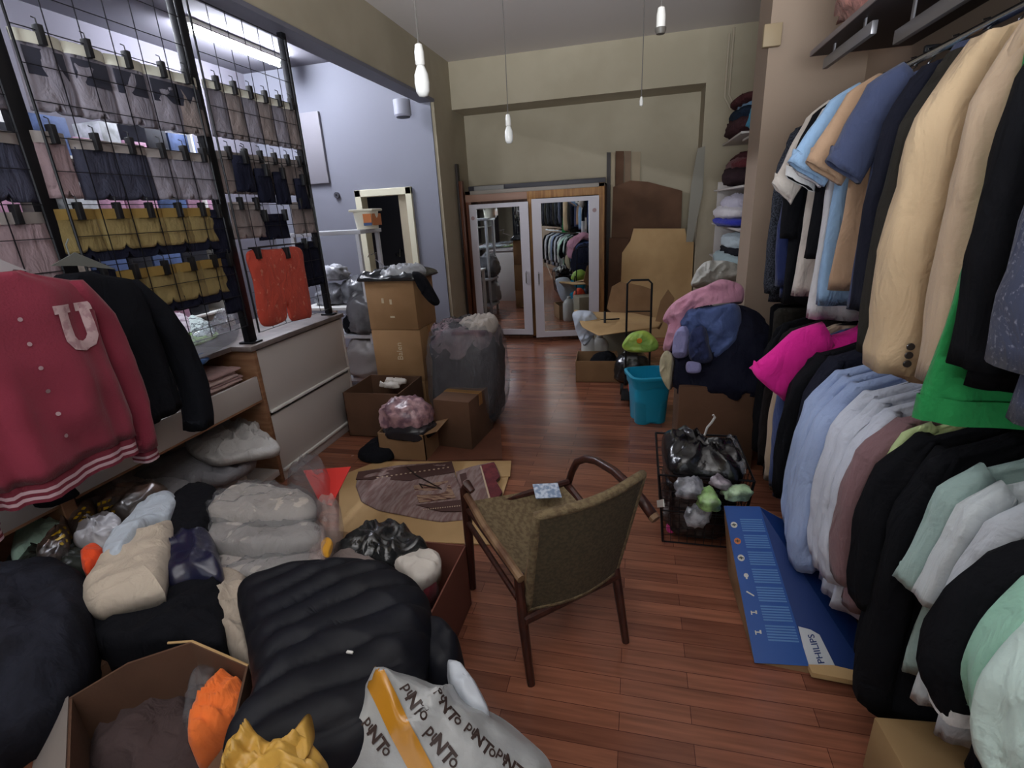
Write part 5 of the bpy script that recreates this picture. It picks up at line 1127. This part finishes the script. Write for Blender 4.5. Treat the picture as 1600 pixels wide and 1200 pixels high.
TW = cloth((66, 70, 80), 'charcoal_speckled_tweed', c2=(28, 30, 36), cs=160)
BTW = cloth((64, 70, 92), 'blue_speckled_tweed', c2=(128, 132, 150), cs=110, cut=(.58, .7))
CAMEL = cloth((190, 166, 134), 'camel_wool')
BEI = cloth((184, 162, 138), 'beige_wool')
OLV = cloth((48, 46, 42), 'dark_olive_wool')
KN = cloth((28, 30, 42), 'midnight_cloth')
BLKW = cloth((18, 19, 23), 'black_wool')
BTN = mat('dark_horn_button', (46, 42, 40), .3)
BTNS = mat('pewter_button', (110, 112, 122), .3, .6)
BTNC = mat('shiny_black_button', (60, 62, 68), .15)
LSH = (.62, .03, .055, .045)
def U(y, name, label, cat, m, w=.23, L=.76, d=.045, **kw):
    return garment(name, label, cat, (RX+kw.pop('dx', 0), y, RAILZ+kw.pop('dz', 0)), w, L, d, m, **kw)
def rl(m): return ('lapel', m)
U(2.98, 'jacket', 'charcoal speckled tweed jacket at the far end of the upper rail', 'jacket', TW, L=.90, sleeve=(.80, .03, .055, .045), d=.05, collar=rl(TW))
U(2.82, 'jacket', 'navy blue quilted jacket second from the far end of the upper rail', 'jacket', cloth((40, 50, 92), 'deep_navy_quilt'), L=.85, w=.22, sleeve=(.74, .03, .055, .045), collar=('rib', NAVY))
U(2.70, 'coat', 'black coat over the cream sleeve near the far end of the upper rail', 'coat', BLKW, L=.86, w=.24, sleeve=(.5, .03, .05, .045))
U(2.56, 'sweater', 'cream knitted top with long ribbed body near the far end', 'sweater', cloth((196, 188, 180), 'cream_rib_knit'), L=.80, w=.23, sleeve=(.34, .22, .05, .05), d=.03)
U(2.42, 'polo_shirt', 'black polo shirt with white edges on the upper rail', 'polo shirt', BLKW, L=.62, w=.24, sleeve=(.28, .16, .055, .06), collar=('rib', WPL), cuff=cloth((200, 200, 200), 'white_rib'))
U(2.34, 't_shirt', 'white t-shirt whose sleeve hangs between black and light blue ones', 't-shirt', cloth((206, 206, 208), 'white_jersey'), L=.86, w=.225, sleeve=(.27, .18, .055, .06), collar=('rib', WPL), d=.03)
U(2.22, 't_shirt', 'light blue t-shirt on the upper rail with a wide short sleeve', 't-shirt', cloth((140, 172, 206), 'light_blue_jersey'), L=.78, w=.24, sleeve=(.27, .22, .06, .075), collar=('rib', cloth((140, 172, 206), 'light_blue_jersey')), d=.04)
U(2.08, 't_shirt', 'tan t-shirt next to the light blue one on the upper rail', 't-shirt', cloth((172, 142, 116), 'tan_jersey'), L=.70, w=.235, sleeve=(.27, .20, .055, .065), collar=('rib', cloth((172, 142, 116), 'tan_jersey')), d=.04)
U(1.93, 'polo_shirt', 'slate blue polo shirt right of the tan t-shirt', 'polo shirt', cloth((66, 74, 102), 'slate_blue_pique'), L=.74, w=.235, sleeve=(.27, .18, .055, .06), collar=('shirt', cloth((66, 74, 102), 'slate_blue_pique')), d=.045)
U(1.78, 'jacket', 'midnight blue jacket behind the dark olive one', 'jacket', KN, L=.78, w=.235, sleeve=(.66, .03, .055, .045), d=.05)
U(1.64, 'jacket', 'dark olive jacket left of the camel coat', 'jacket', OLV, L=.86, w=.24, sleeve=(.76, .035, .06, .052), d=.05, collar=rl(OLV))
U(1.49, 'coat', 'camel coat with three dark cuff buttons on the upper rail', 'coat', CAMEL, L=.84, w=.25, sleeve=(.76, .045, .075, .07), d=.055, collar=rl(CAMEL), buttons=(3, BTN), amp=.016)
U(1.33, 'coat', 'beige coat just right of the camel one on the upper rail', 'coat', BEI, L=.84, w=.245, sleeve=(.74, .02, .06, .055), d=.05, collar=rl(BEI))
U(1.19, 'blazer', 'black blazer with shiny cuff buttons above the green sweatshirt', 'blazer', BLKW, L=.76, w=.25, sleeve=(.66, .035, .065, .05), d=.05, collar=rl(BLKW), buttons=(4, BTNC))
GRN = cloth((42, 138, 76), 'kelly_green_sweat')
U(1.26, 'sweatshirt', 'kelly green sweatshirt with wide waistband under the black blazer', 'sweatshirt', GRN, L=.86, w=.25, flare=1.16, sleeve=(.5, .0, .035, .035), d=.03, hem=GRN)
U(1.03, 'blazer', 'blue speckled tweed blazer with ring buttons at the right photo edge', 'blazer', BTW, L=.78, w=.25, sleeve=(.62, .03, .075, .07), d=.055, collar=rl(BTW), buttons=(4, BTNS))
for i, y in enumerate((.88, .74, .58, .42, .26, .1, -.1, -.3, -.5, -.7)):
    U(y, 'jacket', ('midnight blue', 'black', 'charcoal tweed', 'dark olive')[i % 4]+' jacket of the upper rail near the shopfront, %s counted from the tweed blazer' % ('first', 'second', 'third', 'fourth', 'fifth', 'sixth', 'seventh', 'eighth', 'ninth', 'tenth')[i], 'jacket', (KN, BLKW, TW, OLV)[i % 4], group='dark jackets near the shopfront', sleeve=(.66, .03, .055, .045), d=.05)
# ---------------------------------------------------------------- lower rail
LB = cloth((158, 176, 212), 'pale_blue_poplin', c2=(150, 168, 206), cs=4)
WB = cloth((196, 202, 216), 'white_blue_poplin')
def D(y, name, label, cat, m, w=.225, L=.74, d=.04, **kw):
    return garment(name, label, cat, (RX+kw.pop('dx', 0), y, RAILZ2+kw.pop('dz', 0)), w, L, d, m, **kw)
for i, y in enumerate((3.06, 2.93, 2.80, 2.67)):
    D(y, 'trousers', ('black trousers at the far end of the lower rail', 'black trousers, second pair from the far end of the lower rail', 'black coat with long tails beside the trousers on the lower rail', 'dark brown-black coat left of the pink sleeve')[i], 'trousers' if i < 2 else 'coat', (BLKW, OLV, BLKW, cloth((34, 30, 30), 'brown_black_cloth'))[i], L=(.78, .8, .86, .86)[i], w=(.2, .21, .24, .24)[i], sleeve=(.72, .03, .05, .045) if i > 1 else None, pants=i < 2)
D(2.52, 'coat', 'beige coat half hidden under the pink t-shirt', 'coat', BEI, L=.86, w=.235, sleeve=(.74, .03, .055, .045))
D(2.42, 'jacket', 'denim blue jacket under the pink t-shirt', 'jacket', cloth((66, 80, 126), 'mid_denim'), L=.84, w=.24, sleeve=(.72, .03, .055, .045))
HP = cloth((224, 42, 150), 'hot_pink_jersey')
D(2.32, 't_shirt', 'hot pink t-shirt with its sleeve sticking out of the lower rail', 't-shirt', HP, L=.46, w=.235, sleeve=(.28, .34, .08, .085), d=.065, collar=('rib', HP), dz=.04, dx=.035)
D(2.22, 'sweater', 'black sweater between the pink t-shirt and the pale blue shirts', 'sweater', BLKW, L=.80, w=.25, sleeve=(.66, .05, .06, .05), d=.055)
D(2.10, 'sweater', 'midnight navy sweater right of the black one, shoulder on top', 'sweater', KN, L=.86, w=.24, sleeve=(.74, .03, .06, .05), d=.055, dz=.02)
for i, y in enumerate((1.99, 1.91, 1.84)):
    D(y, 'shirt', 'pale blue shirt, %s of three on the lower rail' % ('farthest', 'middle', 'nearest')[i], 'shirt', LB, L=.80, w=.25, sleeve=(.66+.04*i, .06+.01*i, .058, .05), d=.035, collar=('shirt', LB), group=None, amp=.014)
for i, y in enumerate((1.76, 1.69, 1.62)):
    D(y, 'shirt', 'white-blue shirt, %s of three beside the pale blue ones' % ('farthest', 'middle', 'nearest')[i], 'shirt', WB, L=.80, w=.24, sleeve=(.62, .05, .055, .05), d=.033, collar=('shirt', WB), amp=.013)
D(1.54, 'shirt', 'mauve brown shirt between the white shirts and the lime one', 'shirt', cloth((128, 100, 104), 'mauve_brown_cotton'), L=.72, w=.24, sleeve=(.56, .05, .055, .05), d=.035)
D(1.475, 'shirt', 'lime green top, only its shoulder showing behind the black sweatshirt', 't-shirt', cloth((188, 206, 150), 'pale_lime_jersey'), L=.5, w=.19, sleeve=(.2, .1, .04, .04), d=.02)
D(1.41, 'sweatshirt', 'black sweatshirt with hanging sleeve, middle of the lower rail', 'sweatshirt', BLKW, L=.78, w=.235, sleeve=(.52, .05, .062, .055), d=.04)
D(1.33, 'jacket', 'long black jacket reaching almost to the floor carton', 'jacket', BLKW, L=.90, w=.23, sleeve=(.80, .03, .055, .05), d=.045)
GM = cloth((156, 180, 176), 'grey_mint_jersey'); MN = cloth((150, 196, 176), 'mint_jersey'); WJ = cloth((196, 204, 208), 'white_grey_jersey')
D(1.24, 't_shirt', 'grey-mint t-shirt with a long loose sleeve, right of the black jacket', 't-shirt', GM, L=.66, w=.225, sleeve=(.34, .10, .05, .05), d=.028, dx=.02, collar=('rib', GM))
D(1.17, 't_shirt', 'white-grey t-shirt beside the grey-mint one', 't-shirt', WJ, L=.68, w=.225, sleeve=(.33, .08, .05, .05), d=.028, dx=.02, collar=('rib', WJ))
D(1.10, 't_shirt', 'second white t-shirt, right in front of the white-grey one', 't-shirt', cloth((186, 192, 200), 'cool_white_jersey'), L=.70, w=.22, sleeve=(.33, .08, .045, .05), d=.025, dx=.03, collar=('rib', WJ))
D(1.01, 'sweatshirt', 'black top with thin white sleeve edges near the right edge', 'sweatshirt', BLKW, L=.70, w=.20, sleeve=(.46, .12, .05, .055), d=.03, dx=.03, amp=.014, cuff=cloth((200, 200, 200), 'white_rib'))
D(.93, 't_shirt', 'mint green t-shirt at the lower right corner', 't-shirt', MN, L=.72, w=.205, sleeve=(.40, .09, .045, .05), d=.028, dx=.03, amp=.018)
D(.86, 't_shirt', 'white-mint t-shirt with frayed sleeve in the bottom right corner', 't-shirt', cloth((196, 218, 212), 'white_mint_jersey'), L=.74, w=.205, sleeve=(.42, .10, .05, .06), d=.03, dx=.03, amp=.02)
for i, y in enumerate((.74, .6, .45, .3, .14, -.02, -.2, -.4, -.6)):
    D(y, 'shirt', ('white-grey', 'midnight blue', 'white-blue', 'black', 'pale blue')[i % 5]+' shirt of the lower rail near the shopfront, %s counted from the white-mint tee' % ('first', 'second', 'third', 'fourth', 'fifth', 'sixth', 'seventh', 'eighth', 'ninth')[i], 'shirt', (WJ, KN, WB, BLKW, LB)[i % 5], group='shirts near the shopfront', sleeve=(.58, .03, .05, .045))
# ================================================================== BASKET, BLUE CARTON, FLOOR CARTONS
t = thing('wire_basket', 'black wire basket lined with a bin bag, full of packaging', 'basket', (.33, 2.42, 0))
bw, bd, bh = .19, .22, .40
def bl(s, z): return [(-bw*s, -bd*s, z), (bw*s, -bd*s, z), (bw*s, bd*s, z), (-bw*s, bd*s, z)]
g = G().tube(bl(1.08, bh), .006, 6, close=True).tube(bl(.9, .01), .005, 6, close=True).tube(bl(1.0, .2), .004, 6, close=True)
for a, b in zip(bl(1.08, bh), bl(.9, .01)): g.tube([a, b], .006, 6)
obj('frame', g, BLACKM, t)
g = G()
for i in range(4):
    A = bl(1.08, bh); B = bl(.9, .01); 
    for k in range(1, 9):
        u = k/9; p = Vector(A[i]).lerp(Vector(A[(i+1) % 4]), u); q = Vector(B[i]).lerp(Vector(B[(i+1) % 4]), u); g.tube([p, q], .0016, 4)
for k in range(1, 9):
    u = k/9; s = .9+.18*u; g.tube(bl(s, .01+(bh-.01)*u), .0016, 4, close=True)
obj('mesh', g, BLACKM, t)
obj('bin_liner', lump_geo((0, 0, .02), (.17, .20, .17), seed=201, fold=.02, freq=9, flat=1.0, sq=4), mat('black_bin_liner', (20, 20, 22), .22, bump=(16, .6), spec=.8), t, smooth=True)
puff('black_film', [at(a, b, 'z', .40) for a, b in ((1035, 685), (1075, 690), (1130, 705), (1160, 722), (1155, 750), (1100, 745), (1045, 735))], .09, mat('black_bin_liner', (20, 20, 22)), 'black bin liner bulging over the basket rim', 'bin bag', fold=.035, freq=8, seed=202, under=.06)
for px, py, z, s, c, nm, lb in ((1078, 775, .38, (.055, .05, .04), (150, 152, 160), 'grey_film', 'grey film ball in the front of the wire basket'), (1108, 790, .36, (.045, .045, .035), (150, 190, 120), 'green_film', 'green packaging in the front of the wire basket'), (1150, 778, .37, (.05, .04, .03), (170, 200, 160), 'pale_green_film', 'pale green packaging at the right of the wire basket'), (1090, 820, .22, (.04, .03, .05), (170, 172, 178), 'white_film', 'white film pressed against the basket mesh'), (1125, 760, .40, (.03, .025, .02), (160, 150, 160), 'mauve_film', 'small mauve scrap on top of the basket rubbish')):
    lump('packaging', at(px, py, 'z', z), s, mat(nm, c, .3, bump=(18, .6), spec=.7, c2=tuple(int(v*.55) for v in c), cs=22), lb, 'packaging', fold=.02, freq=16, seed=px, flat=.8, n=24, nm=14)
lump('packaging', at(1047, 830, 'z', .02), (.02, .03, .06), mat('magenta_film', (200, 60, 130), .4), 'magenta wrapper at the left foot of the wire basket', 'packaging', fold=.01, seed=207, n=16, nm=10)
obj('tag', G().slab([at(a, b, 'x', .12) for a, b in ((1026, 782), (1036, 780), (1037, 792), (1027, 793))], (.003, 0, 0)), WPL, label='small white round tag sticking out of the basket mesh', cat='tag')
obj('white_hanger', G().tube([at(a, b, 'y', 2.6) for a, b in ((1101, 680), (1105, 668), (1112, 660), (1117, 652), (1114, 648))], .006, 6), HWH, label='white plastic hanger hook in the shadow beside the black trousers', cat='hanger')
puff('clear_bag', [at(a, b, 'z', .42) for a, b in ((1128, 700), (1140, 685), (1150, 695), (1160, 720), (1165, 740), (1150, 738), (1138, 720))], .05, clear_film('clear_polybag_film'), 'clear film glinting at the right of the basket', 'plastic bag', fold=.02, freq=16, seed=209)
# blue lamp carton tipped on the floor
BLU = mat('blue_printed_carton', (24, 74, 146), .4, bump=(40, .04)); BLUD = mat('shaded_and_lettering_blue', (24, 50, 106), .4)  # darker blue holds the shade of the turned-away side; lettering shares it
A0, A1 = Vector((.45, 1.552, .006)), Vector((.628, 1.558, .02)); B0 = at(1131, 791, 'y', 2.04); B1 = at(1187, 792, 'y', 2.08)
_n = (A1-A0).cross(B0-A0).normalized(); _r = px_ray(1187, 792); B1 = CO+_r*((A0-CO).dot(_n)/_r.dot(_n))
mid_l = Vector((.435, 2.03, .003)); C0 = Vector((.83, 1.52, .003)); C1 = Vector((.83, 2.02, .20))
t = thing('lamp_carton', 'blue lamp carton with a column of product icons, tipped on the floor by the shirts', 'carton', (.6, 1.8, 0))
obj('printed_side', G().slab([A0, A1, B1, B0], (B1-B0).cross(A0-B0).normalized()*-.004), BLU, t, world=True, label='bright blue side with icons and text blocks')
obj('lettered_side', G().slab([A1, C0, C1, B1], (0, 0, -.004)), BLUD, t, world=True, label='blue side with the PHILIPS label, shade in its darker colour')
obj('side_wall', G().slab([A0+Vector((0, .01, 0)), B0-Vector((0, .0, .004)), mid_l], (.004, 0, 0)), CARD, t, world=True, label='bare brown cardboard side')
obj('front_wall', G().slab([A1, C0, Vector((.83, 1.53, .0)), Vector((.46, 1.56, .0))], (0, .003, 0)), CARD, t, world=True)
obj('back_wall', G().slab([B0, B1, C1, Vector((.82, 2.04, .003)), mid_l], (0, .004, 0)), CARD, t, world=True)
ex = (A1-A0).normalized(); ey = ((B0-A0)).normalized(); nn = ex.cross(ey).normalized()
if nn.z < 0: nn = -nn
def onside(u, v, k=.004): 
    return (A0.lerp(A1, u)).lerp(B0.lerp(B1, u), v)+nn*k
TXT = mat('pale_print_on_blue', (78, 122, 178), .5); ICO = mat('icon_white', (196, 196, 190), .5); ICO2 = mat('icon_orange', (190, 110, 60), .5); ICD = mat('icon_dark', (60, 60, 50), .5)
for k in range(7):
    v = .86-.115*k
    g = G()
    for r in range(6):
        vv = v+.045-r*.016
        g.slab([onside(.36, vv), onside(.95, vv), onside(.95, vv-.009), onside(.36, vv-.009)], nn*.0006)
    obj('text_block', g, TXT, t, world=True)
    if k < 3:
        b = G().lathe([(.001, .001), (.013, .0008), (.013, 0)], n=20)
        o = obj('icon', xf(b, frame_M(onside(.17, v), ex, ey)), (ICO, ICO2, ICO)[k], t, world=True)
        obj('icon_symbol', xf(G().box(-.009, .009, -.002, .002, .001, .0018).box(-.002, .002, -.006, .006, .001, .0018), frame_M(onside(.17, v), ex, ey)), ICD, o, world=True)
    elif k == 3: obj('icon', xf(G().lathe([(.001, .001), (.009, .0008), (.009, 0)], n=8).box(-.003, .003, -.014, .0, 0, .001), frame_M(onside(.2, v), ex, ey)), ICO, t, world=True)
    elif k == 4: obj('icon', xf(G().slab([(-.014, .006, 0), (-.01, .01, 0), (.014, -.006, 0), (.012, -.01, 0)], (0, 0, .001)), frame_M(onside(.2, v), ex, ey)), ICO, t, world=True)
    else: obj('icon', xf(G().box(-.012, .008, -.001, .003, 0, .001).box(-.012, -.008, -.008, .006, 0, .001).box(.004, .01, -.004, .008, 0, .001), frame_M(onside(.2, v), ex, ey)), ICO, t, world=True)
e2x = (C0-A1).normalized(); e2y = (B1-A1).normalized(); n2_ = e2x.cross(e2y).normalized(); n2_ = n2_ if n2_.z > 0 else -n2_
def onside2(u, v, k=.003): return (A1.lerp(C0, u)).lerp(B1.lerp(C1, u), v)+n2_*k
def onpl(px, py, k=.003):
    r = px_ray(px, py); return CO+r*((A1-CO).dot(n2_)/r.dot(n2_))+n2_*k
pl = obj('label_panel', G().slab([onpl(1247, 979), onpl(1266, 984), onpl(1280, 992), onpl(1307, 1046), onpl(1262, 1041)], n2_*.0008), mat('label_grey_white', (186, 190, 196), .5), t, world=True)
obj('brand_lettering', xf(text_geo('PHILIPS', .03, .015), frame_M(onpl(1275, 1014, .005), onpl(1268, 995)-onpl(1282, 1032), onpl(1262, 1016)-onpl(1290, 1014))), BLUD, t, world=True)
obj('pale_swoosh', G().slab([onside2(.72, .02), onside2(.80, .02), onside2(.62, .35), onside2(.2, .5), (onside2(.2, .42)), onside2(.55, .3)], n2_*.0008), mat('swoosh_blue', (70, 108, 160), .5), t, world=True)
obj('cardboard_strip', G().slab([at(a, b, 'z', .02) for a, b in ((1262, 1045), (1300, 1046), (1400, 1070), (1362, 1076), (1268, 1058))], (0, 0, .02)), CARDL, label='pale cardboard edge under the darker lettered side of the lamp carton', cat='cardboard')
t = carton('cardboard_box', 'brown carton on the floor at the bottom right under the mint t-shirts', .70, 1.16, .86, 1.26, 0, .20, m=mat('tan_carton', (150, 122, 84), .85, bump=(60, .1)), tape=False, rot=.1)
# ================================================================== THE CHAIR
t = thing('armchair', 'old wooden armchair with a worn beige woven seat, seen from behind', 'chair', (-.167, 1.445, 0), math.atan2(.61, .79))
DW = mat('dark_red_brown_bentwood', (70, 38, 30), .35, c2=(50, 28, 24), cs=4, stretch=(20, 20, 2)); 
DW2 = mat('scuffed_pale_wood', (140, 112, 84), .5, c2=(96, 66, 48), cs=9)
WV = mat('worn_beige_weave', (128, 112, 84), .95, c2=(104, 88, 66), cs=60, bump=(260, .5)); WVD = mat('dark_olive_weave', (92, 82, 62), .95, c2=(76, 68, 52), cs=90, bump=(300, .5))
obj('rear_leg', G().tube([(-.205, 0, 0), (-.20, .05, .22), (-.185, .10, .40)], [.014, .018, .019], 10), DW, t, label='left rear leg')
obj('rear_leg', G().tube([(.205, 0, 0), (.20, .05, .22), (.20, .10, .40), (.215, .12, .52)], [.014, .018, .019, .016], 10), DW, t)
obj('front_leg', G().tube([(-.22, .56, 0), (-.22, .55, .30), (-.22, .54, .52), (-.215, .52, .55), (-.205, .49, .53)], [.015, .02, .022, .02, .014], 10), DW, t)
obj('front_leg', G().tube([(.24, .56, 0), (.25, .53, .3), (.255, .52, .42)], [.015, .019, .018], 10), DW, t)
obj('rear_rail', G().tube([(-.198, .045, .245), (.202, .06, .27)], .016, 8), DW, t)
obj('side_rail', G().tube([(-.19, .07, .40), (-.215, .35, .455), (-.22, .52, .50)], .016, 8), DW2, t)
obj('side_rail', G().tube([(-.22, .53, .36), (-.20, .09, .31)], .012, 8), DW, t)
obj('side_rail', G().tube([(-.22, .53, .43), (-.19, .10, .38)], .010, 8), DW, t)
obj('side_rail', G().tube([(.205, .10, .40), (.25, .5, .42)], .016, 8), DW, t)
obj('front_rail', G().tube([(-.21, .5, .44), (.25, .5, .44)], .014, 8), DW, t)
# sagging seat of two panels: a V between side rails
def seatfn(u, v):
    x = -.20+.42*u; y = .09+.41*v
    z = .385+.045*v-.085*math.sin(PI*u)*math.sin(PI*min(1, v*.9+.1))**.6+(.05*(1-u) if True else 0)*v
    return Vector((x, y, z))
g = G().patch(seatfn, 24, 24); h = G().patch(lambda u, v: seatfn(u, v)-Vector((0, 0, .016)), 24, 24)
g.add(h.v, h.f)
obj('seat', g, WV, t, smooth=True)
def backfn(u, v, off=0):
    x = (-.165+.0*v)*(1-u)+(.20+.035*v)*u; z = (.27+.43*v)*(1-u)+(.29+.445*v)*u; y = .075-.10*v-.035*math.sin(PI*u)*1.0-off
    return Vector((x, y, z))
g = G().patch(lambda u, v: backfn(u, v, .014), 20, 20); h = G().patch(lambda u, v: backfn(u, v, -.014), 20, 20); g.add(h.v, h.f)
rim = [backfn(u/12, 0) for u in range(13)]+[backfn(1, v/12) for v in range(1, 13)]+[backfn(1-u/12, 1) for u in range(1, 13)]+[backfn(0, 1-v/12) for v in range(1, 12)]
br = obj('backrest', g, WVD, t, smooth=True)
obj('padded_rim', G().tube(rim, .017, 8, close=True), WV, br, smooth=True)
obj('back_post', G().tube([(-.15, .09, .24), (-.16, .085, .36), (-.165, .03, .5)], [.02, .016, .014], 8), DW2, t, label='scuffed pale post at the lower left of the backrest')
obj('bolt', G().lathe([(.001, .006), (.006, .004), (.006, 0)], n=8, c=(-.10, .04, .42)), CHROME, t)
arm = [(.285, -.03, .56), (.28, .02, .59), (.285, .10, .61), (.295, .22, .615), (.295, .34, .605), (.29, .42, .58), (.285, .48, .54), (.275, .51, .48), (.262, .52, .42)]
obj('armrest', G().tube(arm, [.02, .02, .018, .017, .017, .017, .016, .016, .016], 10), DW, t, smooth=True)
obj('arm_tip', G().tube([(.285, -.03, .56), (.287, -.045, .552)], [.021, .018], 10), DW2, t)
tp = obj('magazine', G().slab([Vector(p) for p in (( -.02+.0, .0, 0), (.09, .0, 0), (.09, .08, .0), (-.02, .08, .0))], (0, 0, .004)), mat('printed_paper', (196, 206, 220), .5, c2=(120, 140, 170), cs=60), label='small printed leaflet on the chair seat behind the backrest', cat='leaflet')
c = Matrix.Translation((-.167, 1.445, 0)) @ Matrix.Rotation(math.atan2(.61, .79), 4, 'Z') @ Vector((.10, .42, .478))
tp.location = c; tp.rotation_euler = (.3, .1, .4)
